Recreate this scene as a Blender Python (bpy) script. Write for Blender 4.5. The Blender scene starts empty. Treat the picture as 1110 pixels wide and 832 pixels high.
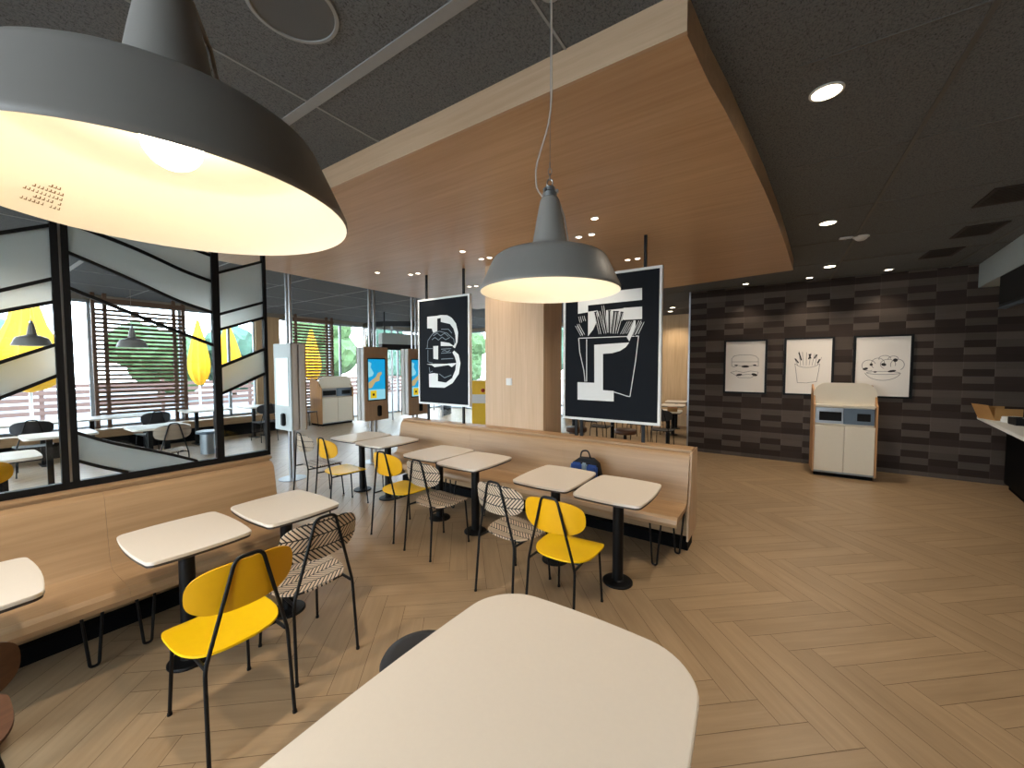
import bpy, bmesh, math, random
from mathutils import Vector, Matrix
random.seed(7)
COL = bpy.context.scene.collection
PI = math.pi

# ---------------------------------------------------------------- materials
def lin(c):
    return tuple((v/255/12.92 if v/255 <= .04045 else ((v/255+.055)/1.055)**2.4) for v in c) + (1,)

def new_mat(name):
    m = bpy.data.materials.new(name); m.use_nodes = True
    nt = m.node_tree
    return m, nt, nt.nodes['Principled BSDF'], nt.nodes['Material Output']

def node(nt, kind, **kw):
    n = nt.nodes.new(kind)
    for k, v in kw.items():
        if k.startswith('in_'):
            key = k[3:]
            key = int(key) if key.isdigit() else key.replace('_', ' ')
            s = n.inputs[key]
            if isinstance(v, bpy.types.NodeSocket): nt.links.new(v, s)
            else: s.default_value = v
        else: setattr(n, k, v)
    return n

def math_n(nt, op, a, b=None):
    n = node(nt, 'ShaderNodeMath', operation=op)
    for i, v in enumerate((a, b)):
        if v is None: continue
        if isinstance(v, bpy.types.NodeSocket): nt.links.new(v, n.inputs[i])
        else: n.inputs[i].default_value = v
    return n.outputs[0]

def mixc(nt, fac, a, b):
    n = node(nt, 'ShaderNodeMix', data_type='RGBA')
    for s, v in ((n.inputs[0], fac), (n.inputs[6], a), (n.inputs[7], b)):
        if isinstance(v, bpy.types.NodeSocket): nt.links.new(v, s)
        else: s.default_value = v
    return n.outputs[2]

def plain(name, c, rough=.5, metal=0, var=.06, scale=30, spec=.5, bump=0):
    m, nt, b, o = new_mat(name)
    tc = node(nt, 'ShaderNodeTexCoord')
    nz = node(nt, 'ShaderNodeTexNoise', in_Vector=tc.outputs['Object'], in_Scale=scale, in_Detail=3.)
    c1 = lin(c); c0 = tuple(x*(1-var) for x in c1[:3])+(1,); c2 = tuple(min(1, x*(1+var)) for x in c1[:3])+(1,)
    nt.links.new(mixc(nt, nz.outputs[0], c0, c2), b.inputs['Base Color'])
    b.inputs['Roughness'].default_value = rough; b.inputs['Metallic'].default_value = metal
    b.inputs['Specular IOR Level'].default_value = spec
    if bump:
        bp = node(nt, 'ShaderNodeBump', in_Height=nz.outputs[0], in_Strength=bump, in_Distance=.01)
        nt.links.new(bp.outputs[0], b.inputs['Normal'])
    return m

def wood(name, ca, cb, grain='x', rough=.45, fine=40, spec=.4):
    m, nt, b, o = new_mat(name)
    tc = node(nt, 'ShaderNodeTexCoord')
    sc = {'x': (1.2, fine, fine), 'y': (fine, 1.2, fine), 'z': (fine, fine, 1.2)}[grain]
    mp = node(nt, 'ShaderNodeMapping', in_Vector=tc.outputs['Object'], in_Scale=sc)
    n1 = node(nt, 'ShaderNodeTexNoise', in_Vector=mp.outputs[0], in_Scale=1., in_Detail=5., in_Roughness=.6, in_Distortion=.3)
    sc2 = tuple(v*.12 if v > 2 else v*.5 for v in sc)
    mp2 = node(nt, 'ShaderNodeMapping', in_Vector=tc.outputs['Object'], in_Scale=sc2)
    n2 = node(nt, 'ShaderNodeTexNoise', in_Vector=mp2.outputs[0], in_Scale=1., in_Detail=3.)
    f = math_n(nt, 'ADD', math_n(nt, 'MULTIPLY', n1.outputs[0], .65), math_n(nt, 'MULTIPLY', n2.outputs[0], .35))
    rp = node(nt, 'ShaderNodeMapRange', in_0=f, in_1=.3, in_2=.7)
    nt.links.new(mixc(nt, rp.outputs[0], lin(ca), lin(cb)), b.inputs['Base Color'])
    b.inputs['Roughness'].default_value = rough
    b.inputs['Specular IOR Level'].default_value = spec
    return m

def emit(name, c, strength, base=.8):
    m, nt, b, o = new_mat(name)
    b.inputs['Base Color'].default_value = (base, base, base, 1)
    b.inputs['Emission Color'].default_value = lin(c); b.inputs['Emission Strength'].default_value = strength
    return m

def clear_glass(name, tint=(1, 1, 1, 1)):
    m, nt, b, o = new_mat(name); nt.nodes.remove(b)
    t = node(nt, 'ShaderNodeBsdfTransparent', in_Color=tint)
    g = node(nt, 'ShaderNodeBsdfGlossy', in_Roughness=.02)
    lw = node(nt, 'ShaderNodeFresnel', in_IOR=1.35)
    mx = node(nt, 'ShaderNodeMixShader', in_0=lw.outputs[0], in_1=t.outputs[0], in_2=g.outputs[0])
    nt.links.new(mx.outputs[0], o.inputs[0]); return m

def frosted(name, c):
    m, nt, b, o = new_mat(name); nt.nodes.remove(b)
    d = node(nt, 'ShaderNodeBsdfDiffuse', in_Color=lin(c))
    t = node(nt, 'ShaderNodeBsdfTranslucent', in_Color=lin(c))
    g = node(nt, 'ShaderNodeBsdfRefraction', in_Roughness=.55, in_IOR=1.12, in_Color=(.97, .97, .95, 1))
    m1 = node(nt, 'ShaderNodeMixShader', in_0=.5, in_1=d.outputs[0], in_2=t.outputs[0])
    m2 = node(nt, 'ShaderNodeMixShader', in_0=.5, in_1=m1.outputs[0], in_2=g.outputs[0])
    nt.links.new(m2.outputs[0], o.inputs[0]); return m

def floor_mat():
    m, nt, b, o = new_mat('herringbone planks')
    uv = node(nt, 'ShaderNodeUVMap', uv_map='UVMap')
    at = node(nt, 'ShaderNodeAttribute', attribute_name='tone')
    mp = node(nt, 'ShaderNodeMapping', in_Vector=uv.outputs[0], in_Scale=(2.2, 30, 1))
    n1 = node(nt, 'ShaderNodeTexNoise', in_Vector=mp.outputs[0], in_Scale=1., in_Detail=5., in_Roughness=.62, in_Distortion=.4)
    mp2 = node(nt, 'ShaderNodeMapping', in_Vector=uv.outputs[0], in_Scale=(1.5, 6, 1))
    n2 = node(nt, 'ShaderNodeTexNoise', in_Vector=mp2.outputs[0], in_Scale=1., in_Detail=2.)
    f = math_n(nt, 'ADD', math_n(nt, 'MULTIPLY', n1.outputs[0], .6), math_n(nt, 'MULTIPLY', n2.outputs[0], .4))
    rp = node(nt, 'ShaderNodeMapRange', in_0=f, in_1=.3, in_2=.7)
    c = mixc(nt, rp.outputs[0], lin(FLOOR_A), lin(FLOOR_B))
    hv = node(nt, 'ShaderNodeHueSaturation', in_Color=c)
    nt.links.new(math_n(nt, 'ADD', math_n(nt, 'MULTIPLY', at.outputs['Fac'], .12), .94), hv.inputs['Value'])
    nt.links.new(hv.outputs[0], b.inputs['Base Color'])
    b.inputs['Roughness'].default_value = .38; b.inputs['Specular IOR Level'].default_value = .45
    bp = node(nt, 'ShaderNodeBump', in_Height=n1.outputs[0], in_Strength=.06, in_Distance=.01)
    nt.links.new(bp.outputs[0], b.inputs['Normal'])
    return m

def ceil_mat():
    m, nt, b, o = new_mat('speckled ceiling tile')
    tc = node(nt, 'ShaderNodeTexCoord')
    mp = node(nt, 'ShaderNodeMapping', in_Vector=tc.outputs['Object'], in_Scale=(70, 170, 1), in_Rotation=(0, 0, .5))
    n1 = node(nt, 'ShaderNodeTexNoise', in_Vector=mp.outputs[0], in_Scale=1., in_Detail=4., in_Roughness=.7)
    mp2 = node(nt, 'ShaderNodeMapping', in_Vector=tc.outputs['Object'], in_Scale=(140, 60, 1), in_Rotation=(0, 0, .2))
    n2 = node(nt, 'ShaderNodeTexNoise', in_Vector=mp2.outputs[0], in_Scale=1., in_Detail=3., in_Roughness=.7)
    rp = node(nt, 'ShaderNodeMapRange', in_0=math_n(nt, 'MINIMUM', n1.outputs[0], n2.outputs[0]), in_1=.30, in_2=.48)
    nt.links.new(mixc(nt, rp.outputs[0], lin((60, 62, 63)), lin((112, 115, 117))), b.inputs['Base Color'])
    b.inputs['Roughness'].default_value = .9; b.inputs['Specular IOR Level'].default_value = .2
    return m

def tile_wall_mat():
    m, nt, b, o = new_mat('stacked strip wall tile')
    tc = node(nt, 'ShaderNodeTexCoord'); sp = node(nt, 'ShaderNodeSeparateXYZ', in_0=tc.outputs['Object'])
    along = math_n(nt, 'ADD', sp.outputs[0], sp.outputs[1])      # x along the front face, y along the end face
    u = math_n(nt, 'DIVIDE', math_n(nt, 'ADD', along, 1.19 - 8.63 + .316*40), .316)
    v = math_n(nt, 'DIVIDE', math_n(nt, 'SUBTRACT', sp.outputs[2], .071), .107)
    cu, rv = math_n(nt, 'FLOOR', u), math_n(nt, 'FLOOR', v)
    odd = math_n(nt, 'MODULO', cu, 2.)
    A = math_n(nt, 'LESS_THAN', math_n(nt, 'MODULO', math_n(nt, 'ADD', rv, 8.), 2.), .5)
    B = math_n(nt, 'LESS_THAN', math_n(nt, 'MODULO', math_n(nt, 'ADD', rv, 8.), 4.), 1.5)
    dark = math_n(nt, 'ADD', math_n(nt, 'MULTIPLY', A, odd), math_n(nt, 'MULTIPLY', B, math_n(nt, 'SUBTRACT', 1., odd)))
    cv = node(nt, 'ShaderNodeCombineXYZ', in_0=cu, in_1=rv)
    wn = node(nt, 'ShaderNodeTexWhiteNoise', in_Vector=cv.outputs[0])
    mp = node(nt, 'ShaderNodeMapping', in_Vector=tc.outputs['Object'], in_Scale=(4, 4, 160))
    nz = node(nt, 'ShaderNodeTexNoise', in_Vector=mp.outputs[0], in_Scale=1., in_Detail=3.)
    c = mixc(nt, dark, lin((86, 76, 69)), lin((56, 46, 41)))
    hv = node(nt, 'ShaderNodeHueSaturation', in_Color=c)
    val = math_n(nt, 'ADD', math_n(nt, 'MULTIPLY', wn.outputs[0], .35), math_n(nt, 'MULTIPLY', nz.outputs[0], .4))
    fu = math_n(nt, 'FRACT', u)
    seam = math_n(nt, 'LESS_THAN', fu, .03)
    nt.links.new(math_n(nt, 'ADD', math_n(nt, 'ADD', val, .62), math_n(nt, 'MULTIPLY', seam, .25)), hv.inputs['Value'])
    nt.links.new(hv.outputs[0], b.inputs['Base Color'])
    b.inputs['Roughness'].default_value = .8; b.inputs['Specular IOR Level'].default_value = .2
    return m

def leaf_pattern_mat():
    m, nt, b, o = new_mat('leaf vein print')
    uv = node(nt, 'ShaderNodeUVMap', uv_map='UVMap'); sp = node(nt, 'ShaderNodeSeparateXYZ', in_0=uv.outputs[0])
    U, V = sp.outputs[0], sp.outputs[1]
    band = math_n(nt, 'DIVIDE', math_n(nt, 'ADD', V, 2.), .075)
    tri = math_n(nt, 'ABSOLUTE', math_n(nt, 'SUBTRACT', math_n(nt, 'FRACT', math_n(nt, 'MULTIPLY', band, .5)), .5))
    ph = math_n(nt, 'FRACT', math_n(nt, 'DIVIDE', math_n(nt, 'ADD', math_n(nt, 'ADD', U, 3.), math_n(nt, 'MULTIPLY', tri, .13)), .026))
    diag = math_n(nt, 'LESS_THAN', ph, .36)
    spine = math_n(nt, 'LESS_THAN', math_n(nt, 'FRACT', band), .10)
    k = math_n(nt, 'MAXIMUM', diag, spine)
    nt.links.new(mixc(nt, k, lin((206, 184, 158)), lin((22, 20, 20))), b.inputs['Base Color'])
    b.inputs['Roughness'].default_value = .5
    return m

def foliage_mat(name, ca, cb):
    m, nt, b, o = new_mat(name)
    tc = node(nt, 'ShaderNodeTexCoord')
    n1 = node(nt, 'ShaderNodeTexNoise', in_Vector=tc.outputs['Object'], in_Scale=3., in_Detail=6., in_Roughness=.7)
    nt.links.new(mixc(nt, n1.outputs[0], lin(ca), lin(cb)), b.inputs['Base Color'])
    b.inputs['Roughness'].default_value = .8
    return m

FLOOR_A, FLOOR_B = (150, 124, 93), (172, 145, 112)
M = {}
M['floor'] = floor_mat()
M['ceiling'] = ceil_mat()
M['tilewall'] = tile_wall_mat()
M['subfloor'] = plain('dark joint', (104, 84, 62), .8)
M['tbar'] = plain('ceiling bar grey', (150, 152, 152), .5)
M['tbar_dim'] = plain('ceiling bar dull', (92, 90, 86), .6)
M['soffit'] = wood('soffit oak', (186, 148, 110), (210, 174, 136), 'x', .42, 26)
M['fascia'] = wood('fascia oak', (188, 156, 124), (214, 184, 152), 'x', .45, 26)
M['oakx'] = wood('bench oak along', (152, 119, 84), (182, 148, 110), 'x', .42, 30)
M['oaky'] = wood('bench oak across', (152, 119, 84), (182, 148, 110), 'y', .42, 30)
M['oakz'] = wood('column oak upright', (184, 154, 122), (210, 180, 148), 'z', .5, 40)
M['oakback'] = wood('far wall oak', (186, 152, 112), (214, 182, 140), 'z', .55, 30)
M['oakdark'] = wood('kiosk timber', (172, 146, 120), (194, 168, 140), 'z', .5, 40)
M['walnut'] = wood('walnut veneer', (78, 50, 34), (104, 70, 48), 'x', .45, 30)
M['black'] = plain('black powder coat', (14, 14, 15), .45, 0, .1, 30, .25)
M['blackmatt'] = plain('matt black plinth', (10, 10, 11), .8, 0, .1, 30, .1)
M['table'] = plain('cream laminate', (226, 214, 198), .42, 0, .02, 60)
M['tableedge'] = plain('dark table edge', (58, 50, 44), .5)
M['yellow'] = plain('yellow lacquer', (246, 196, 8), .38, 0, .03)
M['ochre'] = plain('yellow shell', (226, 166, 6), .4, 0, .03)
M['leaf'] = leaf_pattern_mat()
M['lampout'] = plain('grey enamel', (142, 137, 131), .45, 0, .03)
M['lampin'] = plain('white enamel', (250, 244, 230), .5, 0, .01)
M['bulb'] = emit('bulb glow', (255, 236, 205), 26)
M['chrome'] = plain('brushed steel', (170, 172, 174), .3, .9, .05)
M['cable'] = plain('grey flex', (190, 180, 168), .5)
M['spot'] = emit('downlight glow', (255, 236, 200), 14)
M['spotsmall'] = emit('small downlight glow', (255, 238, 214), 9)
M['white'] = plain('white paint', (226, 226, 222), .5, 0, .02)
M['whitegrey'] = plain('pale grey panel', (178, 186, 184), .5, 0, .02)
M['cream'] = plain('cream cabinet', (224, 210, 186), .45, 0, .02)
M['creamedge'] = wood('cabinet oak edge', (170, 122, 78), (196, 148, 100), 'z', .5, 30)
M['blackart'] = plain('poster black', (15, 19, 25), .6, 0, .05, 30, .12)
M['artwhite'] = plain('poster white', (222, 224, 222), .6, 0, .02)
M['artgrey'] = plain('poster line grey', (120, 132, 140), .6, 0, .02)
M['paper'] = plain('print paper', (232, 224, 214), .6, 0, .015)
M['ink'] = plain('print ink', (34, 30, 30), .7)
M['inkgrey'] = plain('print ink grey', (120, 112, 108), .7)
M['glass'] = clear_glass('clear pane', (.97, .99, 1, 1))
M['frost'] = frosted('frosted pane', (236, 238, 234))
M['slat'] = wood('louvre timber', (92, 66, 50), (120, 90, 70), 'y', .6, 30)
M['winframe'] = plain('aluminium window frame', (168, 174, 178), .5)
M['darkmetal'] = plain('dark metal', (28, 28, 30), .5, .3)
M['grille'] = plain('grille dark', (44, 38, 34), .7)
M['darkroom'] = plain('dark counter front', (8, 8, 9), .6, 0, .1, 30, .1)
M['screenblue'] = emit('screen blue', (10, 168, 226), .9, .03)
M['screenpale'] = emit('screen pale', (150, 220, 238), .9, .03)
M['screensand'] = emit('screen sand', (212, 186, 132), .8, .03)
M['screenyellow'] = emit('screen yellow', (240, 206, 40), .8, .03)
M['screenwhite'] = emit('screen mist', (176, 206, 218), .55)
M['stepblue'] = plain('blue grey face', (96, 110, 122), .4)
M['hole'] = plain('bin opening black', (4, 4, 5), .9, 0, 0)
M['card'] = plain('cardboard', (176, 132, 78), .8, 0, .08)
M['bagblue'] = plain('navy cloth', (40, 74, 140), .8, 0, .2, 60)
M['bagblack'] = plain('black cloth', (18, 19, 24), .8, 0, .2, 60)
M['baggrey'] = plain('grey cloth', (132, 150, 160), .8, 0, .1, 60)
M['label'] = plain('lamp print', (120, 92, 56), .7)
M['wallpaint'] = plain('warm grey wall', (150, 140, 128), .8, 0, .03)
M['terrace'] = plain('terrace paving', (120, 120, 118), .8, 0, .08, 4)
M['parasol'] = plain('parasol yellow', (236, 170, 8), .7, 0, .06)
M['rail'] = plain('terrace rail', (112, 84, 74), .7)
M['bark'] = plain('bark', (80, 64, 50), .9, 0, .2)
M['leafa'] = foliage_mat('foliage mid', (52, 78, 44), (100, 126, 78))
M['leafb'] = foliage_mat('foliage blue', (48, 78, 60), (94, 124, 104))
M['yellowsign'] = plain('yellow board', (240, 190, 20), .5)
M['red'] = plain('red board', (190, 60, 40), .6)
M['steelbase'] = plain('steel drum', (150, 156, 158), .35, .6)
M['seatblack'] = plain('black leatherette', (40, 40, 42), .45, 0, .1, 80)

# ---------------------------------------------------------------- mesh builder
def fillet(pts, r, n=4):
    pts = [Vector(p) for p in pts]; out = [pts[0]]
    for a, b, c in zip(pts, pts[1:], pts[2:]):
        u, w = (a-b), (c-b); d = min(r, u.length*.45, w.length*.45)
        p, q = b+u.normalized()*d, b+w.normalized()*d
        for i in range(n+1):
            t = i/n; out.append(p*(1-t)**2 + b*2*t*(1-t) + q*t*t)
    out.append(pts[-1]); return out

class MB:
    def __init__(s): s.v, s.f, s.uv, s.m, s.tone = [], [], [], [], []
    def add(s, vs, fs, m=0, uvs=None, tone=None):
        o = len(s.v); s.v += [tuple(v) for v in vs]
        for i, f in enumerate(fs):
            s.f.append(tuple(o+k for k in f)); s.m.append(m); s.tone.append(tone or 0)
            s.uv.append(uvs[i] if uvs else [(0, 0)]*len(f))
    def frombm(s, bm, m=0):
        bm.verts.ensure_lookup_table(); bm.verts.index_update()
        s.add([v.co.copy() for v in bm.verts], [[v.index for v in f.verts] for f in bm.faces], m); bm.free()
    def box(s, x0, x1, y0, y1, z0, z1, bev=0, m=0, mat=None):
        bm = bmesh.new(); bmesh.ops.create_cube(bm, size=1)
        for v in bm.verts:
            v.co = Vector(((x0+x1)/2+v.co.x*(x1-x0), (y0+y1)/2+v.co.y*(y1-y0), (z0+z1)/2+v.co.z*(z1-z0)))
        if bev: bmesh.ops.bevel(bm, geom=bm.edges[:], offset=bev, segments=2, affect='EDGES', clamp_overlap=True)
        if mat: bmesh.ops.transform(bm, matrix=mat, verts=bm.verts[:])
        s.frombm(bm, m); return s
    def prism(s, poly, t0, t1, axis='z', m=0, bev=0):
        P = {'x': lambda a, b, t: (t, a, b), 'y': lambda a, b, t: (a, t, b), 'z': lambda a, b, t: (a, b, t)}[axis]
        n = len(poly)
        bm = bmesh.new()
        A = [bm.verts.new(P(a, b, t0)) for a, b in poly]; B = [bm.verts.new(P(a, b, t1)) for a, b in poly]
        f0, f1 = bm.faces.new(A), bm.faces.new(B)
        for i in range(n): bm.faces.new((A[i], A[(i+1) % n], B[(i+1) % n], B[i]))
        bmesh.ops.recalc_face_normals(bm, faces=bm.faces[:])
        if bev:
            bmesh.ops.bevel(bm, geom=list(set(f0.edges[:]+f1.edges[:])), offset=bev, segments=2, affect='EDGES', clamp_overlap=True)
        s.frombm(bm, m); return s
    def tube(s, pts, r, seg=8, m=0, closed=False, flat=None):
        pts = [Vector(p) for p in pts]; n = len(pts); vs, fs = [], []
        T = []
        for i in range(n):
            a = pts[i-1] if (i or closed) else pts[i]; b = pts[(i+1) % n] if (i < n-1 or closed) else pts[i]
            T.append((b-a).normalized())
        ref = Vector((0, 0, 1)) if abs(T[0].z) < .9 else Vector((1, 0, 0))
        N = T[0].cross(ref).normalized()
        for i in range(n):
            N = (N - T[i]*N.dot(T[i])).normalized(); Bn = T[i].cross(N)
            rr = r[i] if isinstance(r, (list, tuple)) else r
            for k in range(seg):
                a = 2*PI*k/seg; vs.append(pts[i]+(N*math.cos(a)+Bn*math.sin(a))*rr)
        for i in range(n if closed else n-1):
            j = (i+1) % n
            for k in range(seg):
                fs.append((i*seg+k, i*seg+(k+1) % seg, j*seg+(k+1) % seg, j*seg+k))
        if not closed:
            fs.append(tuple(range(seg-1, -1, -1))); fs.append(tuple((n-1)*seg+k for k in range(seg)))
        s.add(vs, fs, m); return s
    def lathe(s, prof, seg=48, c=(0, 0, 0), m=0, cap=False):
        vs, fs = [], []; n = len(prof)
        for r, z in prof:
            for k in range(seg):
                a = 2*PI*k/seg; vs.append((c[0]+r*math.cos(a), c[1]+r*math.sin(a), c[2]+z))
        for i in range(n-1):
            for k in range(seg):
                fs.append((i*seg+k, i*seg+(k+1) % seg, (i+1)*seg+(k+1) % seg, (i+1)*seg+k))
        if cap:
            fs.append(tuple(range(seg-1, -1, -1))); fs.append(tuple((n-1)*seg+k for k in range(seg)))
        s.add(vs, fs, m); return s
    def sphere(s, c, r, m=0, seg=16):
        prof = [(max(1e-4, r*math.sin(PI*i/seg)), -r*math.cos(PI*i/seg)) for i in range(seg+1)]
        return s.lathe(prof, seg*2, c, m)
    def build(s, name, mats, parent=None, smooth=40, loc=None, recalc=False):
        me = bpy.data.meshes.new(name); me.from_pydata(s.v, [], s.f)
        ul = me.uv_layers.new(name='UVMap'); i = 0
        flat = [c for u in s.uv for p in u for c in p]
        ul.data.foreach_set('uv', flat)
        if any(s.tone):
            at = me.attributes.new('tone', 'FLOAT', 'FACE'); at.data.foreach_set('value', s.tone)
        for mm in (mats if isinstance(mats, (list, tuple)) else [mats]): me.materials.append(mm)
        me.polygons.foreach_set('material_index', s.m)
        if recalc:
            bm = bmesh.new(); bm.from_mesh(me); bmesh.ops.recalc_face_normals(bm, faces=bm.faces[:]); bm.to_mesh(me); bm.free()
        if smooth:
            me.polygons.foreach_set('use_smooth', [True]*len(me.polygons)); me.set_sharp_from_angle(angle=math.radians(smooth))
        me.update()
        o = bpy.data.objects.new(name, me); COL.objects.link(o)
        if parent: o.parent = parent
        if loc: o.location = loc
        return o

def tag(o, label=None, cat=None, group=None, kind=None):
    if label: o['label'] = label
    if cat: o['category'] = cat
    if group: o['group'] = group
    if kind: o['kind'] = kind
    return o
def empty(name, loc=(0, 0, 0), rz=0, label=None, cat=None, group=None):
    o = bpy.data.objects.new(name, None); COL.objects.link(o); o.empty_display_size = .1
    o.location = loc; o.rotation_euler = (0, 0, rz)
    return tag(o, label, cat, group)
def struct(o): o['kind'] = 'structure'; return o
def copy_tree(o, loc=None, rz=None, parent=None, label=None, group=None):
    c = o.copy(); COL.objects.link(c)
    if parent: c.parent = parent
    for ch in list(o.children): copy_tree(ch, parent=c)
    if loc is not None: c.location = loc
    if rz is not None: c.rotation_euler = (0, 0, rz)
    if label: c['label'] = label
    if group: c['group'] = group
    return c
def superellipse(a, b, n, k=64):
    out = []
    for i in range(k):
        t = 2*PI*i/k; c, s_ = math.cos(t), math.sin(t)
        out.append((a*math.copysign(abs(c)**(2/n), c), b*math.copysign(abs(s_)**(2/n), s_)))
    return out
def bowed_rect(a, b, r, bow, n=6, k=6):
    """rectangle half sizes a, b with corner radius r and sides bowed out by bow"""
    pts = []
    for cx, cy, a0 in ((a-r, b-r, 0), (-a+r, b-r, 90), (-a+r, -b+r, 180), (a-r, -b+r, 270)):
        for i in range(n+1):
            t = math.radians(a0+90*i/n); pts.append((cx+r*math.cos(t), cy+r*math.sin(t)))
    out = []
    for i, p in enumerate(pts):
        q = pts[(i+1) % len(pts)]; out.append(p)
        if math.dist(p, q) > r:
            for j in range(1, k): out.append((p[0]+(q[0]-p[0])*j/k, p[1]+(q[1]-p[1])*j/k))
    return [(x*(1+bow/a*(1-(y/b)**2)), y*(1+bow/b*(1-(x/a)**2))) for x, y in out]

# ---------------------------------------------------------------- setting
H, HS = 3.2, 3.04           # ceiling, oak soffit
XL, XR, YN, YF, YB = -11.8, 4.5, -3.2, 8.63, 12.1

# floor: herringbone planks
b = MB()
b.box(XL-.2, XR+.2, YN-.2, YB+.2, -.12, -.002)
w, L = .148, .888
ang = math.radians(41); ca, sa = math.cos(ang), math.sin(ang); g = .0015
def plank(x0, y0, x1, y1, horiz):
    cx, cy = (x0+x1)/2, (y0+y1)/2
    y0, y1, cy = -y1, -y0, -cy
    X, Y = cx*ca-cy*sa-2, cx*sa+cy*ca+4.36
    if not (XL-.3 < X < XR+.1 and YN-.1 < Y < YB+.1): return
    q = [(x0+g, y0+g), (x1-g, y0+g), (x1-g, y1-g), (x0+g, y1-g)]
    vs = [(x*ca-y*sa-2, x*sa+y*ca+4.36, 0) for x, y in q]
    ru, rv = random.random()*50, random.random()*50
    uv = [((x if horiz else y)+ru, (y if horiz else x)+rv) for x, y in q]
    b.add(vs, [(0, 1, 2, 3)], 1, [uv], random.random()+.01)
for k in range(-120, 120):
    for mm in range(-16, 17):
        ox, oy = k*w+mm*L, k*w-mm*L
        plank(ox, oy, ox+L, oy+w, True)
        plank(ox+L, oy+w-L, ox+L+w, oy+w, False)
struct(b.build('floor', [M['subfloor'], M['floor']], smooth=0))
struct(MB().box(XL-.2, XR+.2, YN-.2, YB+.2, H, H+.1).build('ceiling', M['ceiling'], smooth=0))

# tile bars
b = MB()
for y in (1.27-2.4, .07, 1.27, 2.47, 3.67, 4.87, 6.07, 7.27, 8.47, 9.67, 10.87):
    wd = .028 if y == 1.27 else .007
    if 1.7 < y < 7.0:
        b.box(XL, -5.9, y-wd, y+wd, H-.006, H+.01, 0, 0)
        b.box(.05, XR, y-.004, y+.004, H-.005, H+.01, 0, 1)
    elif y < 1.7: b.box(XL, XR, y-wd, y+wd, H-.006, H+.01, 0, 0)
    else: b.box(XL, XR, y-.004, y+.004, H-.005, H+.01, 0, 1)
for x in (-10.4, -9.0, -7.62, -6.3, -4.95, -3.58, -2.22, -.86):
    b.box(x-.006, x+.006, YN, 1.735, H-.005, H+.01, 0, 0)
for x in (-10.4, -9.0, -7.62, -6.3): b.box(x-.007, x+.008, 1.7, YB, H-.005, H+.01, 0, 0)
for x in (.70, 2.1): b.box(x-.012, x+.012, YN, YF, H-.007, H+.01, 0, 1)
struct(b.build('trim_1', [M['tbar'], M['tbar_dim']], smooth=0))

# oak soffit with the curved free edge
edge = [(-.335, 1.74), (-.30, 2.09), (-.26, 2.36), (-.20, 2.85), (-.12, 3.55), (-.04, 4.39), (.05, 5.49), (.14, 6.72)]
poly = [(-5.85, 1.74)] + edge + [(-1.55, 7.05), (-5.85, 7.2)]
struct(MB().prism(poly, HS, H, 'z').build('trim_2', M['soffit'], smooth=0))
struct(MB().box(-5.85, -.33, 1.722, 1.742, HS-.002, H-.001).build('trim_3', M['fascia'], smooth=0))

# dark strip-tile wall block and its chrome corner trim
struct(MB().box(-1.49, XR, YF, YB, 0, H).build('wall_back', M['tilewall'], smooth=0))
struct(MB().box(-1.515, -1.485, YF-.012, YF+.02, 0, H).build('trim_4', M['chrome'], smooth=0))
struct(MB().box(-6.0, -1.49, YB, YB+.15, 0, H).build('wall_far', M['oakback'], smooth=0))
struct(MB().box(XR, XR+.15, YN, YB, 0, H).build('wall_right', M['wallpaint'], smooth=0))
struct(MB().box(XL, XR, YN-.15, YN, 0, .5).box(XL, XR, YN-.15, YN, 3.0, H).box(.6, XR, YN-.15, YN, .5, 3.0).build('wall_front', M['wallpaint'], smooth=0))
# window wall: low wall, header, one oak pier
struct(MB().box(XL-.15, XL, YN, 7.55, 0, .42).box(XL-.15, XL, YN, YB, 3.08, H).box(XL-.15, XL, YN, -1.2, .42, 3.08)
       .build('wall_left', M['wallpaint'], smooth=0))
struct(MB().box(XL-.16, XL+.06, 5.0, 5.62, 0, 3.08).build('trim_5', M['oakback'], smooth=0))

def window(name, y0, y1, z0, z1, muls, x=XL, axis='y'):
    r = struct(empty(name))
    f = MB(); t = .05
    def bx(a0, a1, c0, c1):
        if axis == 'y': f.box(x-.1, x-.02, a0, a1, c0, c1)
        else: f.box(a0, a1, x+.02, x+.1, c0, c1)
    bx(y0, y1, z0, z0+t); bx(y0, y1, z1-t, z1)
    for m_ in [y0]+muls+[y1]: bx(max(y0, m_-t/2), min(y1, m_+t/2), z0, z1)
    f.build('frame', M['winframe'], r, 0)
    ys = [y0]+muls+[y1]
    for a0, a1 in zip(ys, ys[1:]):
        p = MB()
        if axis == 'y': p.box(x-.064, x-.056, a0+.02, a1-.02, z0+.02, z1-.02)
        else: p.box(a0+.02, a1-.02, x+.056, x+.064, z0+.02, z1-.02)
        p.build('pane', M['glass'], r, 0)
    return r
window('window_1', -1.2, 5.0, .42, 3.08, [.3, 1.9, 3.4, 4.4])
window('window_2', 5.62, 7.55, .42, 3.08, [7.2])
window('window_3', 7.55, YB, .0, 3.08, [8.7, 9.9, 11.0])
window('window_4', -11.8, -6.0, .0, 3.08, [-10.4, -9., -7.5], YB, 'x')
struct(MB().box(-11.95, -6.0, YB, YB+.15, 3.08, H).build('trim_6', M['wallpaint'], smooth=0))

window('window_5', XL, .6, .5, 3.0, [-10, -8, -6, -4, -2.4, -.9], YN-.15, 'x')
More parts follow.
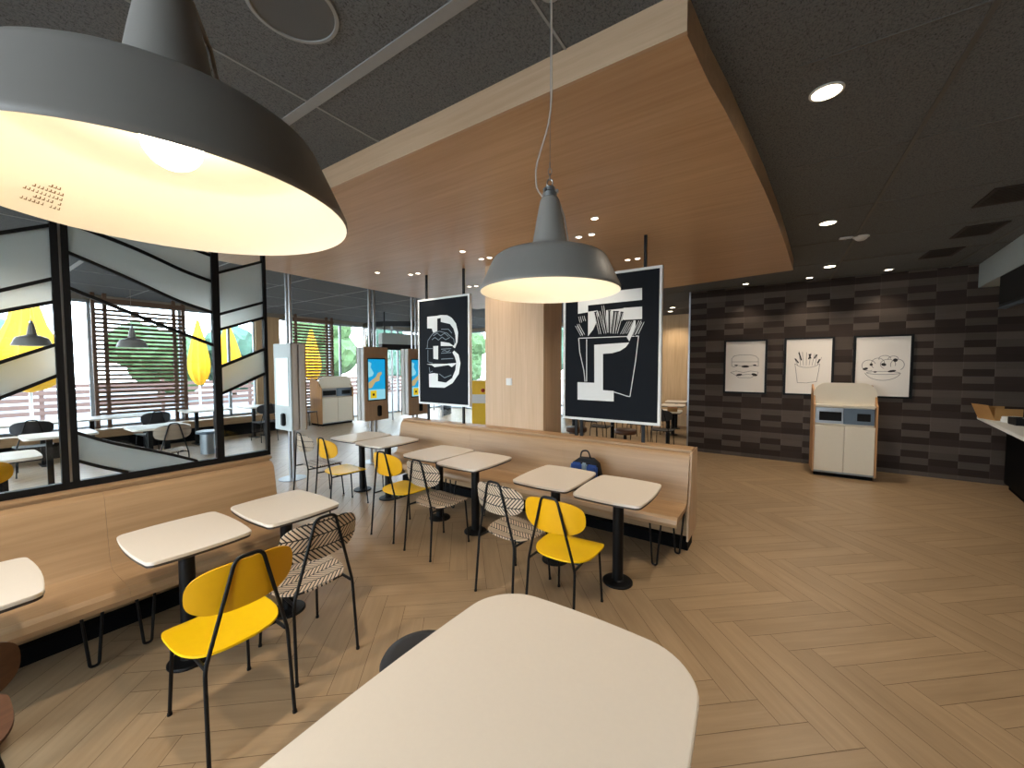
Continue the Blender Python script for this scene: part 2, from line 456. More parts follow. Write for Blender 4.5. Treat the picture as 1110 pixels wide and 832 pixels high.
# wood-clad column behind the bench
b = MB().box(-3.25, -2.36, 4.18, 4.66, 0, HS)
struct(b.build('column', M['oakz'], smooth=0))
t = empty('wall_switch', (-2.86, 4.18, 1.52), 0, 'small white square switch on the oak column', 'switch')
MB().box(-.045, .045, -.014, -.0005, -.045, .045, .004).build('plate', M['white'], t)
MB().box(-.03, .03, -.018, -.014, -.03, .03, .002).build('rocker', M['white'], t)

# ---------------------------------------------------------------- benches
def bench_profile(flip=1):
    # s from the front lip (0) to the back (0.56), z up
    o = [(0.0, .375), (-.012, .405), (0.0, .438), (.03, .455), (.20, .448), (.36, .446), (.41, .462), (.435, .50), (.462, .62), (.487, .76), (.503, .85), (.517, .885), (.545, .903), (.575, .908),
         (.575, .88), (.55, .873), (.533, .85), (.515, .76), (.49, .61), (.468, .50), (.44, .44), (.38, .41), (.06, .41), (.035, .40), (.022, .38)]
    return o
def hairpin(parent, name, p, along, depth):
    """two rods meeting at the floor in a V with a small foot"""
    x, y = p; a = .05
    if along == 'x': pts = [(x-a, y, .41), (x-.018, y-.01, .012), (x+.018, y-.01, .012), (x+a, y, .41)]
    else: pts = [(x, y-a, .41), (x+.01, y-.018, .012), (x+.01, y+.018, .012), (x, y+a, .41)]
    MB().tube(fillet(pts, .02), .008).build('hairpin_leg', M['black'], parent)

mb = empty('bench', (0, 0, 0), 0, 'long oak bench in front of the column and the two black posters', 'bench')
pr_ = bench_profile()
cut = [-4.65, -3.3, -1.95, -.66]
for i, (x0, x1) in enumerate(zip(cut, cut[1:])):
    MB().prism([(3.42+s, z) for s, z in pr_], x0+(.0006 if i else 0), x1-.0006, 'x').build('seat_shell', M['oakx'], mb, 30)
MB().box(-4.65, -.66, 3.985, 4.16, .10, .915).build('back_panel', M['oakx'], mb, 0)
MB().box(-4.66, -.65, 3.97, 4.175, .915, .932, .004).build('ledge', M['oakx'], mb)
MB().prism([(3.86, .10), (3.86, .39), (3.90, .46), (3.94, .62), (3.965, .90), (3.99, .914), (4.27, .914), (4.27, .10)], -.662, -.645, 'x').build('end_panel', M['oakz'], mb, 0)
MB().prism([(3.80, .10), (3.80, .36), (3.88, .42), (3.93, .62), (3.965, .90), (3.99, .914), (3.99, .10)], -4.665, -4.648, 'x').build('end_panel', M['oakz'], mb, 0)
MB().box(-4.6, -.655, 3.90, 4.12, 0, .10).build('plinth', M['blackmatt'], mb, 0)
MB().box(-4.55, -.69, 3.46, 3.82, .385, .408).build('seat_frame', M['black'], mb, 0)
for x, y in ((-.84, 3.45), (-.72, 3.78), (-1.87, 3.5), (-2.03, 3.5), (-2.75, 3.5), (-3.22, 3.5), (-3.38, 3.5), (-4.5, 3.5)): hairpin(mb, 'leg', (x, y), 'x', 0)

lb = empty('bench', (0, 0, 0), 0, 'oak bench below the black framed glass screen', 'bench')
cut = [-1.6, -.58, .60, 1.62]
for i, (y0, y1) in enumerate(zip(cut, cut[1:])):
    MB().prism([(-3.035-s, z) for s, z in pr_], y0+.0006, y1-(.0006 if i < 2 else 0), 'y').build('seat_shell', M['oaky'], lb, 30)
MB().box(-3.76, -3.615, -1.6, 1.62, .10, .925).build('back_panel', M['oaky'], lb, 0)
MB().box(-3.775, -3.60, -1.61, 1.635, .925, .945, .004).build('ledge', M['oaky'], lb)
MB().box(-3.72, -3.54, -1.55, 1.58, 0, .10).build('plinth', M['blackmatt'], lb, 0)
MB().box(-3.42, -3.10, -1.5, 1.55, .385, .408).build('seat_frame', M['black'], lb, 0)
for y in (-1.4, -.7, -.48, .47, .70, 1.52): hairpin(lb, 'leg', (-3.2, y), 'y', 0)

# ---------------------------------------------------------------- glass screen on the left bench
sc_ = empty('glass_screen', (-3.69, 0, .946), 0, 'black framed glass screen with frosted leaf panels above the left bench', 'partition')
SX, SZ = 0, -.946
ZT = 3.16
def sp(y0, y1, z0, z1, d=.022): return MB().box(-d, d, y0, y1, z0+SZ, z1+SZ)
sp(-1.6, 1.655, .946, .99).build('bottom_rail', M['black'], sc_, 0)
sp(-1.6, 1.655, ZT-.04, ZT).build('top_rail', M['black'], sc_, 0)
for y0, y1 in ((.443, .474), (.487, .517), (1.262, 1.31), (1.632, 1.655), (-.36, -.335), (-.385, -.36), (-1.6, -1.58)):
    sp(y0, y1, .99, ZT-.04, .024).build('post', M['black'], sc_, 0)
sp(.474, .487, .99, ZT-.04, .012).build('steel_strip', M['chrome'], sc_, 0)
def bar(pts, wd=.011):
    q = fillet([(0, y, z+SZ) for y, z in pts], .12, 4)
    up = [(p.y, p.z+wd) for p in q]; dn = [(p.y, p.z-wd) for p in reversed(q)]
    MB().prism(up+dn, -.016, .016, 'x').build('bar', M['black'], sc_, 30)
def frost(top, bot):
    MB().prism([(y, z+SZ) for y, z in top]+[(y, z+SZ) for y, z in reversed(bot)], -.004, .004, 'x').build('frosted_panel', M['frost'], sc_, 0)
# right bay
R_ = [[(1.31, 2.455), (1.632, 2.61)], [(1.31, 2.13), (1.632, 2.265)], [(1.31, 2.01), (1.632, 2.135)], [(1.31, 1.715), (1.632, 1.865)], [(1.31, 1.50), (1.632, 1.655)]]
M_ = [[(.517, 2.61), (.66, 2.575), (.85, 2.52), (1.09, 2.425), (1.262, 2.38)], [(.517, 2.425), (.62, 2.385), (.83, 2.30), (1.06, 2.195), (1.262, 2.14)], [(.517, 2.205), (.69, 2.13), (.89, 2.04), (1.262, 1.885)],
      [(.517, 2.86), (.80, 2.74), (1.09, 2.615), (1.262, 2.58)], [(.517, 1.295), (.67, 1.205), (.92, 1.10), (1.12, 1.0), (1.135, .99)], [(.517, 1.115), (.60, 1.065), (.745, .99)]]
L_ = [[(-.335, 2.15), (.25, 2.47), (.443, 2.57)], [(-.335, 1.85), (.25, 2.15), (.443, 2.25)], [(-.335, 1.74), (.24, 2.03), (.443, 2.11)], [(-.335, 1.42), (.23, 1.74), (.443, 1.85)], [(-.335, 1.22), (.23, 1.54), (.443, 1.66)]]
for B_ in (R_, M_, L_):
    for q in B_: bar(q)
frost(R_[0], R_[1]); frost(R_[1], R_[2]); frost(R_[3], R_[4])
frost(M_[3], M_[0]); frost(M_[0], M_[1])
MB().prism([(y, z+SZ) for y, z in M_[4]] + [(.745, .99+SZ), (.60, 1.065+SZ), (.517, 1.115+SZ)], -.004, .004, 'x').build('frosted_panel', M['frost'], sc_, 0)
frost(L_[0], L_[1]); frost(L_[1], L_[2]); frost(L_[3], L_[4])
for y0, y1 in ((-1.58, -.385), (-.335, .443), (.517, 1.262), (1.31, 1.632)):
    MB().box(.006, .010, y0, y1, .99+SZ, ZT-.04+SZ).build('pane', M['glass'], sc_, 0)

# ---------------------------------------------------------------- tables
def make_table(label, loc, rz, group, a=.255, bb=.315, r=.034, bow=.022):
    t = empty('table', loc, rz, label, 'table', group)
    MB().prism(bowed_rect(a, bb, r, bow), .735, .753, 'z', bev=.003).build('tabletop', [M['table']], t, 30)
    MB().prism(bowed_rect(a-.004, bb-.004, r, bow), .722, .735, 'z').build('edge_core', M['tableedge'], t, 30)
    MB().lathe([(.001, .0), (.118, 0), (.118, .010), (.112, .016), (.05, .022), (.042, .028), (.042, .70), (.001, .70)], 32).build('pedestal', M['black'], t, 30)
    MB().box(-.16, .16, -.025, .025, .70, .722).box(-.025, .025, -.16, .16, .70, .7215).build('bracket', M['black'], t, 0)
    return t
GM = 'cream tables along the long oak bench'
T0 = make_table('cream table nearest the right end of the long bench', (-1.02, 3.02, 0), 0, GM)
for x, y, rz, lab in ((-1.60, 3.06, 0, 'cream table with the backpack behind it, second from the bench\'s right end'),
                      (-2.57, 3.13, 0, 'third cream table from the right end of the long bench'),
                      (-3.14, 3.19, 0, 'fourth cream table from the right end of the long bench'),
                      (-4.17, 3.30, .02, 'fifth cream table, by the left end of the long bench'),
                      (-4.76, 3.33, .03, 'farthest cream table in the row along the long bench')):
    copy_tree(T0, (x, y, 0), rz, label=lab)
GL = 'cream tables along the left bench'
for x, y, rz, lab in ((-2.82, 1.36, 0, 'cream table in front of the leaf print chair at the left bench'), (-2.82, .80, 0, 'cream table in front of the yellow chair at the left bench'),
                      (-2.87, .01, 0, 'cream table cut off by the photo edge at the left bench')):
    c = copy_tree(T0, (x, y, 0), rz + PI/2, label=lab, group=GL); c.scale = (.92, .90, 1)

ft = empty('table', (-.585, .71, 0), 0, 'large cream table with rounded corners in the foreground', 'table')
MB().prism(bowed_rect(.408, .665, .17, .03, 10, 8), .728, .753, 'z', bev=.004).build('tabletop', M['table'], ft, 30)
MB().prism(bowed_rect(.403, .66, .17, .03, 10, 8), .712, .728, 'z').build('edge_core', M['tableedge'], ft, 30)
for y in (-.36, .36):
    MB().lathe([(.001, 0), (.2, 0), (.2, .010), (.19, .016), (.06, .024), (.045, .03), (.045, .69), (.001, .69)], 32, (0, y, 0)).build('pedestal', M['black'], ft, 30)
MB().box(-.05, .05, -.5, .5, .69, .712).build('bracket', M['black'], ft, 0)

st = empty('stool', (-1.265, 1.17, 0), 0, 'round black stool beside the large foreground table', 'stool')
MB().lathe([(.001, .40), (.165, .40), (.178, .412), (.18, .43), (.17, .448), (.13, .456), (.001, .458)], 40).build('seat', M['seatblack'], st, 60)
for k in range(4):
    a = PI/4+k*PI/2
    MB().tube([(.12*math.cos(a), .12*math.sin(a), .40), (.17*math.cos(a), .17*math.sin(a), 0)], .010).build('leg', M['black'], st)
MB().tube([(.145*math.cos(2*PI*k/24), .145*math.sin(2*PI*k/24), .2) for k in range(24)], .006, closed=True).build('ring', M['black'], st)

# ---------------------------------------------------------------- chairs
def shell(fn, outline, mat, name, parent, th, rings=8, k=56):
    """disc-mapped thin shell: fn(u, v) -> xyz; uv kept in metres"""
    vs, fs, uv = [], [], []
    P = [(0, 0)]
    for i in range(1, rings+1):
        for j in range(k):
            t = 2*PI*j/k; x, y = outline(t); P.append((x*i/rings, y*i/rings))
    F = [(0, 1+j, 1+(j+1) % k) for j in range(k)]
    for i in range(rings-1):
        for j in range(k):
            a, c = 1+i*k+j, 1+i*k+(j+1) % k; F.append((a, a+k, c+k, c))
    top = [Vector(fn(*p)) for p in P]
    e = 1e-3; nr = []
    for p in P:
        du = Vector(fn(p[0]+e, p[1]))-Vector(fn(p[0]-e, p[1])); dv = Vector(fn(p[0], p[1]+e))-Vector(fn(p[0], p[1]-e))
        nr.append(du.cross(dv).normalized())
    bot = [a-n*th for a, n in zip(top, nr)]
    n = len(P); V = top+bot; UV = P+P
    faces = [f for f in F] + [tuple(n+i for i in reversed(f)) for f in F]
    o = 1+(rings-1)*k
    faces += [(o+j, n+o+j, n+o+(j+1) % k, o+(j+1) % k) for j in range(k)]
    m = MB(); m.add(V, faces, 0, [[UV[i] for i in f] for f in faces])
    return m.build(name, mat, parent, 50)
def se_out(a, b, n):
    return lambda t: (a*math.copysign(abs(math.cos(t))**(2/n), math.cos(t)), b*math.copysign(abs(math.sin(t))**(2/n), math.sin(t)))
def seat_out(t):
    x, y = math.cos(t), math.sin(t)
    n = 5.5 if y > 0 else 3.0
    X = .215*math.copysign(abs(x)**(2/n), x); Y = (.20 if y > 0 else .205)*math.copysign(abs(y)**(2/n), y)
    return X*(1-.05*(Y < 0)*abs(Y)/.2), Y
def seat_fn(u, v):
    z = .452 - .010*(1-(u/.215)**2) - (.9*max(0, v-.12)**2*2.2) + .35*max(0, -v-.13)**2
    return (u, v+.045, z)
def back_fn(u, v):
    R = .42; a = u/R
    y = -.238 + .012 + R*(1-math.cos(a))
    z = .748 + v
    return (R*math.sin(a), y-.10*v, z)   # normal = du x dv faces the rear (-y) ; thickness goes towards the sitter
def make_chair(label, loc, rz, seat_m, back_m, group):
    c = empty('chair', loc, rz, label, 'chair', group)
    shell(seat_fn, seat_out, seat_m, 'seat', c, .011)
    shell(back_fn, se_out(.230, .112, 2.7), back_m, 'backrest', c, -.010)
    for s in (-1, 1):
        MB().tube(fillet([(s*.176, .245, .006), (s*.160, .215, .425), (s*.165, -.205, .425)], .03), .0085).build('front_leg', M['black'], c)
    pts = [(-.178, -.25, .006), (-.17, -.215, .425), (-.055, -.246, .875), (.055, -.246, .875), (.17, -.215, .425), (.178, -.25, .006)]
    MB().tube(fillet(pts, .035, 5), .0088).build('back_frame', M['black'], c)
    for y in (.06, -.12): MB().tube([(-.163, y, .425), (.163, y, .425)], .007).build('crossbar', M['black'], c)
    for s in (-1, 1):
        for x, y in ((s*.178, -.25), (s*.176, .245)): MB().lathe([(.011, 0), (.011, .012)], 10, (x, y, 0), cap=True).build('foot_cap', M['black'], c)
    return c
GC = 'chairs facing the long oak bench'
GD = 'chairs facing the left bench'
CY = make_chair('yellow chair nearest the camera, at the left bench', (-2.2, .78, 0), PI/2, M['yellow'], M['ochre'], GD)
CP = make_chair('leaf print chair facing the left bench, behind the nearest yellow chair', (-2.34, 1.24, 0), PI/2-.06, M['leaf'], M['leaf'], GD)
CB = make_chair('dark brown chair cut off at the lower left photo edge', (-2.26, -.085, 0), PI/2, M['walnut'], M['walnut'], GD)
copy_tree(CY, (-1.20, 2.45, 0), .0, label='yellow chair nearest the right end of the long bench', group=GC)
copy_tree(CP, (-1.68, 2.52, 0), -.08, label='leaf print chair beside the right hand yellow chair at the long bench', group=GC)
copy_tree(CP, (-2.66, 2.67, 0), -.05, label='leaf print chair in the middle of the row at the long bench', group=GC)
copy_tree(CY, (-3.22, 2.72, 0), -.03, label='yellow chair in the middle of the row at the long bench', group=GC)
copy_tree(CY, (-4.42, 2.80, 0), -.05, label='yellow chair farthest along the row at the long bench', group=GC)
copy_tree(CP, (-5.0, 2.84, 0), -.05, label='leaf print chair at the far left end of the row by the steel kiosk post', group=GC)

# ---------------------------------------------------------------- pendant lamps
def make_lamp(label, loc, group):
    l = empty('pendant_lamp', loc, 0, label, 'lamp', group)
    out = [(.288, 0), (.290, .004), (.289, .012), (.262, .070), (.238, .120), (.230, .131), (.214, .142), (.17, .157), (.11, .174), (.082, .181), (.075, .187), (.071, .20), (.055, .29), (.040, .365), (.034, .378), (.012, .386), (.001, .386)]
    MB().lathe(out, 72).build('shade', M['lampout'], l, 50)
    inn = [(.288, 0), (.284, .010), (.258, .070), (.234, .116), (.225, .126), (.195, .140), (.14, .157), (.09, .170), (.066, .185), (.05, .29), (.03, .35), (.001, .35)]
    b_ = MB(); b_.lathe(list(reversed(inn)), 72); b_.build('reflector', M['lampin'], l, 50)
    MB().sphere((0, 0, .118), .045).lathe([(.022, .15), (.022, .22)], 20).build('bulb', M['bulb'], l, 60)
    h = MB()
    h.lathe([(.030, .380), (.030, .398), (.022, .404), (.022, .420), (.008, .424)], 20, cap=True)
    for k in range(3):
        a = 2*PI*k/3+.4; h.box(-.007, .007, .024, .036, .395, .41, .002, mat=Matrix.Rotation(a, 4, 'Z'))
    h.tube([(.012*math.cos(2*PI*k/14), 0, .438+.016*math.sin(2*PI*k/14)) for k in range(14)], .0028, 6, closed=True)
    for q, zc in enumerate((.462, .484, .506)):
        h.tube([((.007*math.cos(2*PI*k/12) if q % 2 else 0), (0 if q % 2 else .007*math.cos(2*PI*k/12)), zc+.014*math.sin(2*PI*k/12)) for k in range(12)], .002, 5, closed=True)
    h.build('hook', M['chrome'], l, 50)
    top = H-loc[2]
    MB().tube([(0, 0, .518), (0, 0, top-.03)], .0012, 6).build('wire', M['chrome'], l)
    cd = [(.03*-1, 0, .385), (-.055, 0, .42), (-.06, .0, .50), (-.035, 0, .58), (-.008, 0, .66), (.006, 0, .75), (.004, 0, top-.03)]
    MB().tube(fillet(cd, .05, 5), .0032, 8).tube([(.034, 0, .375), (.060, 0, .30), (.076, 0, .205)], .004, 6).build('cord', M['cable'], l)
    MB().lathe([(.001, top-.001), (.05, top-.001), (.05, top-.025), (.02, top-.035), (.001, top-.035)], 24).build('ceiling_rose', M['chrome'], l)
    return l
GP = 'grey enamel pendant lamps'
LA = make_lamp('large grey pendant lamp nearest the camera, top left', (-.899, .258, 1.996), GP)
LA.scale = (.98, .98, 1)
LA.rotation_euler.z = math.radians(68)
LB = copy_tree(LA, (-.785, 1.438, 2.022), math.radians(25), label='grey pendant lamp in the middle, hung before the oak soffit', group=GP)
for x, y, z, s, lab in ((-10.4, 1.0, 2.06, .80, 'left one of the two small grey pendants seen through the glass screen'), (-10.4, 2.24, 2.08, .80, 'right one of the two small grey pendants seen through the glass screen')):
    c = copy_tree(LA, (x, y, z), 0, label=lab, group=GP)
    c.scale = (s, s, 1.0)
    for ch in c.children:
        if ch.name.startswith('bulb'): ch.data = ch.data.copy(); ch.data.materials.clear(); ch.data.materials.append(M['lampin'])

# printed rating marks inside the near lamp: illegible rows of small strokes, part of the lamp
pm = MB(); random.seed(3)
def on_shade(a, z):
    t = (z-.010)/(.070-.010); r = .284+(.258-.284)*t - .0012
    return (r*math.cos(a), r*math.sin(a), z)
A0 = math.radians(141)
for row, (n, wd) in enumerate(((10, .004), (7, .0045), (10, .004), (8, .0045), (5, .006))):
    z = .022+row*.0085
    for k in range(n):
        a = A0+(k-5)*.022
        if random.random() < .12: continue
        w2 = wd/.28*(.7+.5*random.random()); hgt = .0048
        v = [on_shade(a, z), on_shade(a+w2, z), on_shade(a+w2, z+.0014), on_shade(a, z+.0014)]
        pm.add(v, [(0, 1, 2, 3)])
        v = [on_shade(a, z), on_shade(a+w2*.35, z), on_shade(a+w2*.35, z+hgt), on_shade(a, z+hgt)]
        pm.add(v, [(0, 1, 2, 3)])
pm.build('rating_print', M['label'], LA, 0)

# ---------------------------------------------------------------- downlights and ceiling fittings
def downlight(label, x, y, z, r, group, small=False, square=False):
    d = empty('downlight', (x, y, z), 0, label, 'ceiling light', group)
    if square:
        MB().box(-r, r, -r, -r*.7, -.006, -.0005).box(-r, r, r*.7, r, -.006, -.0005).box(-r, -r*.7, -r*.7, r*.7, -.006, -.0005).box(r*.7, r, -r*.7, r*.7, -.006, -.0005).build('trim_ring', M['white'], d, 0)
        MB().box(-r*.7, r*.7, -r*.7, r*.7, -.004, -.0005).build('lens', M['spotsmall'], d, 0)
    else:
        MB().lathe([(r*1.18, -.0005), (r*1.18, -.006), (r, -.008), (r, -.0005)], 32).build('trim_ring', M['white'], d)
        MB().lathe([(.0005, -.004), (r, -.004)], 32).build('lens', M['spotsmall' if small else 'spot'], d)
    return d
GR = 'round downlights in the dark ceiling'
for x, y, lab in ((.18, 2.77, 'largest round downlight in the dark ceiling, nearest the camera'), (.39, 5.26, 'round downlight in the dark ceiling beside the smoke detector'), (.60, 7.55, 'round downlight in the dark ceiling nearest the strip tile wall'), (-2.55, .66, 'unseen fill light added over the left bench, behind the nearest pendant lamp')):  # last entry: unseen fitting added to light the left tables
    downlight(lab, x, y, H, .066, GR)
GW = 'small wall washing lights before the strip tile wall'
for x, y, lab in ((-.52, 8.30, 'small wall washer above the burger print'), (.40, 8.32, 'small wall washer above the fries print'), (1.37, 8.31, 'small wall washer above the nuggets print')):
    downlight(lab, x, y, H, .055, GW, True, True)
GS = 'small downlights in the oak soffit'
for x, y, lab in ((-1.39, 3.38, 'single small downlight in the soffit right of the middle pendant'), (-1.72, 3.77, 'left light of the soffit pair right of the middle pendant'), (-1.58, 3.77, 'right light of the soffit pair right of the middle pendant'),
                  (-1.58, 4.91, 'left light of the soffit pair above the letter F poster'), (-1.46, 4.92, 'right light of the soffit pair above the letter F poster'), (-3.04, 3.49, 'single small downlight in the soffit left of the middle pendant'),
                  (-3.06, 3.86, 'left light of the soffit pair left of the middle pendant'), (-2.94, 3.87, 'right light of the soffit pair left of the middle pendant'), (-4.27, 5.07, 'left light of the soffit pair above the letter B poster'),
                  (-4.15, 5.10, 'right light of the soffit pair above the letter B poster'), (-4.72, 3.60, 'single small downlight in the soffit nearest the kiosks'), (-4.42, 3.94, 'left light of the soffit pair nearest the kiosks'), (-4.28, 3.95, 'right light of the soffit pair nearest the kiosks')):
    downlight(lab, x, y, HS, .030, GS, True)
GF = 'small lights in the far dining zone ceiling'
for x, y, lab in ((-2.7, 10.0, 'nearest ceiling light of the far dining zone behind the letter F poster'), (-2.25, 10.6, 'middle ceiling light of the far dining zone'), (-2.45, 11.3, 'farthest ceiling light of the far dining zone by the oak wall')):
    downlight(lab, x, y, H, .06, GF, True)

t = empty('ceiling_speaker', (-1.70, .90, H), 0, 'round grey ceiling speaker with pale rim, top of the photo', 'speaker')
MB().lathe([(.175, -.0005), (.175, -.010), (.160, -.012), (.158, -.006)], 48).build('rim', M['tbar'], t)
MB().lathe([(.0005, -.007), (.158, -.007)], 48).build('grille', plain('speaker mesh', (92, 94, 95), .7, 0, .2, 400), t)
t = empty('smoke_detector', (.75, 6.02, H), 0, 'round white smoke detector on the dark ceiling', 'smoke detector')
MB().lathe([(.001, -.045), (.035, -.045), (.055, -.03), (.06, -.012)], 24).build('sensor_dome', M['white'], t)
MB().lathe([(.075, -.0005), (.075, -.012), (.06, -.013)], 24).build('base', M['white'], t)
t = empty('motion_sensor', (.61, 5.96, H), .1, 'small white rectangular sensor beside the smoke detector', 'sensor')
MB().box(-.06, .06, -.025, .025, -.02, -.0005, .004).build('housing', M['white'], t)
MB().sphere((0, 0, -.02), .012, 0, 8).build('lens', M['whitegrey'], t)
for x, y, lab in ((1.62, 5.27, 'dark square ceiling vent nearest the camera'), (1.77, 6.45, 'dark square ceiling vent in the middle of the three'), (1.73, 7.48, 'dark square ceiling vent nearest the strip tile wall')):
    v = empty('ceiling_vent', (x, y, H), .0, lab, 'vent', 'dark ceiling vents')
    MB().box(-.16, .16, -.24, -.21, -.010, -.0005).box(-.16, .16, .21, .24, -.010, -.0005).box(-.16, -.13, -.21, .21, -.010, -.0005).box(.13, .16, -.21, .21, -.010, -.0005).build('frame', M['grille'], v, 0)
    gb = MB()
    for k in range(11): gb.box(-.13, .13, -.2+k*.04-.012, -.2+k*.04+.012, -.008, -.003)
    gb.box(-.13, .13, -.21, .21, -.002, -.0005)
    gb.build('grille', M['grille'], v, 0)

# ---------------------------------------------------------------- hanging letter posters
def seg_strip(m, p, q, wd, y0, y1, mi=0):
    p, q = Vector(p), Vector(q); d = (q-p).normalized(); n = Vector((-d.y, d.x))*wd/2
    m.prism([tuple(p+n), tuple(q+n), tuple(q-n), tuple(p-n)], y0, y1, 'y', mi)
def strips(m, pts, wd, y0, y1, mi=0):
    for p, q in zip(pts, pts[1:]): seg_strip(m, p, q, wd, y0, y1, mi)
def hung_poster(name, label, x0, x1, z0, z1, rods_up, rods_dn):
    yc = 4.105
    r = empty(name, ((x0+x1)/2, yc, z0), 0, label, 'poster', 'black letter posters hung over the bench')
    ox, oz = (x0+x1)/2, z0; hw, hh = (x1-x0)/2, z1-z0
    MB().box(-hw+.02, hw-.02, -.018, .018, .02, hh-.02).build('board', M['blackart'], r, 0)
    f = MB(); t_ = .026
    f.box(-hw, hw, -.026, .026, 0, t_).box(-hw, hw, -.026, .026, hh-t_, hh).box(-hw, -hw+t_, -.026, .026, t_, hh-t_).box(hw-t_, hw, -.026, .026, t_, hh-t_)
    f.build('frame', M['artwhite'], r, 0)
    for x in rods_up: MB().box(x-ox-.014, x-ox+.014, -.012, .012, hh, HS-oz-.0005).build('rod', M['black'], r, 0)
    for x in rods_dn: MB().box(x-ox-.016, x-ox+.016, -.012, .012, .9325-oz, 0).build('rod', M['black'], r, 0)
    return r, ox, oz
pF, ox, oz = hung_poster('hanging_poster', 'black poster with white letter F and fries, right of the column', -2.045, -.965, 1.12, 2.715, (-1.14, -1.86), (-1.885, -1.82, -1.135))
P2 = lambda L0: [(x-ox, z-oz) for x, z in L0]
Y0, Y1 = -.0195, -.018
lm = MB()
for q in ([(-1.868, 2.512), (-1.164, 2.512), (-1.162, 2.392), (-1.867, 2.386)], [(-1.867, 2.386), (-1.748, 2.387), (-1.747, 2.312), (-1.867, 2.303)],
          [(-1.353, 2.326), (-1.161, 2.324), (-1.159, 2.199), (-1.254, 2.200), (-1.351, 2.202)], [(-1.747, 2.317), (-1.618, 2.322), (-1.633, 2.228), (-1.686, 2.118), (-1.745, 2.05)],
          [(-1.540, 2.316), (-1.353, 2.321), (-1.351, 2.210), (-1.425, 2.141), (-1.501, 2.07), (-1.537, 2.07)],
          [(-1.671, 1.952), (-1.287, 1.965), (-1.323, 1.918), (-1.384, 1.880), (-1.473, 1.857), (-1.571, 1.852), (-1.567, 1.459), (-1.447, 1.455), (-1.446, 1.343), (-1.864, 1.343), (-1.866, 1.540), (-1.666, 1.537)],
          [(-1.225, 2.189), (-1.224, 2.130), (-1.245, 2.071), (-1.287, 1.977), (-1.314, 2.019), (-1.277, 2.097), (-1.266, 2.192)]):
    lm.prism(P2(q), Y0, Y1, 'y')
lm.build('letter', M['artwhite'], pF, 0)
fm = MB()
for q in ([(-1.856, 2.031), (-1.192, 2.028)], [(-1.856, 2.031), (-1.843, 1.880), (-1.791, 1.672), (-1.776, 1.547)], [(-1.192, 2.028), (-1.219, 1.771), (-1.272, 1.403), (-1.30, 1.405), (-1.366, 1.424), (-1.447, 1.445)], [(-1.761, 2.017), (-1.757, 1.548)]):
    strips(fm, P2(q), .008, -.0205, -.018)
fm.build('carton_outline', M['artwhite'], pF, 0)
ff = MB()
FR = [((-1.885, 2.180), (-1.817, 2.047)), ((-1.863, 2.197), (-1.795, 2.059)), ((-1.661, 2.311), (-1.605, 2.056)), ((-1.621, 2.323), (-1.547, 2.058)), ((-1.577, 2.379), (-1.532, 2.068)), ((-1.447, 2.302), (-1.475, 2.055)),
      ((-1.415, 2.299), (-1.444, 2.054)), ((-1.365, 2.288), (-1.424, 2.053)), ((-1.297, 2.194), (-1.369, 2.046)), ((-1.254, 2.191), (-1.325, 2.049)), ((-1.178, 2.193), (-1.240, 2.030)), ((-1.147, 2.177), (-1.204, 2.038)),
      ((-1.847, 2.281), (-1.829, 2.195)), ((-1.802, 2.283), (-1.785, 2.208)), ((-1.504, 2.313), (-1.501, 2.066))]
for i, (p, q) in enumerate(FR):
    p, q = P2([p, q]); seg_strip(ff, p, q, .034, -.0212, -.018, 0)
    seg_strip(ff, (p[0]+.010, p[1]-.01), (q[0]+.010, q[1]+.01), .005, -.0222, -.018, 1); seg_strip(ff, (p[0]-.012, p[1]-.01), (q[0]-.012, q[1]+.01), .004, -.0222, -.018, 1)
ff.build('fries_drawing', [M['blackart'], M['artwhite']], pF, 0)

pB, ox, oz = hung_poster('hanging_poster', 'black poster with white letter B and burger, left of the column', -4.43, -3.44, 1.165, 2.69, (-4.27, -3.56), (-4.25, -3.57))
lm = MB()
for q in ([(-4.241, 2.434), (-4.041, 2.435), (-4.043, 2.217), (-4.123, 2.198), (-4.149, 2.260), (-4.243, 2.269)],
          [(-3.970, 2.441), (-3.848, 2.429), (-3.761, 2.386), (-3.688, 2.308), (-3.648, 2.179), (-3.659, 2.053), (-3.708, 1.966), (-3.748, 1.986), (-3.693, 2.045), (-3.697, 2.145), (-3.731, 2.238), (-3.799, 2.306), (-3.972, 2.344)],
          [(-4.041, 2.435), (-3.970, 2.441), (-3.972, 2.400), (-4.041, 2.395)],
          [(-3.975, 2.067), (-3.814, 2.043), (-3.723, 1.996), (-3.802, 2.000), (-3.975, 2.005)], [(-4.125, 2.007), (-4.027, 2.008), (-4.030, 1.815), (-4.122, 1.824)],
          [(-3.723, 1.934), (-3.643, 1.879), (-3.608, 1.761), (-3.638, 1.615), (-3.757, 1.483), (-3.910, 1.414), (-4.214, 1.414), (-4.217, 1.608), (-4.117, 1.619), (-4.037, 1.610), (-4.039, 1.502), (-3.883, 1.486), (-3.762, 1.554), (-3.701, 1.669), (-3.685, 1.779), (-3.714, 1.853), (-3.753, 1.909)],
          [(-4.264, 1.748), (-4.115, 1.753), (-3.880, 1.752), (-3.668, 1.764), (-3.768, 1.706), (-3.830, 1.734), (-4.102, 1.705), (-4.156, 1.734)]):
    lm.prism(P2(q), Y0, Y1, 'y')
lm.build('letter', M['artwhite'], pB, 0)
bm_ = MB()
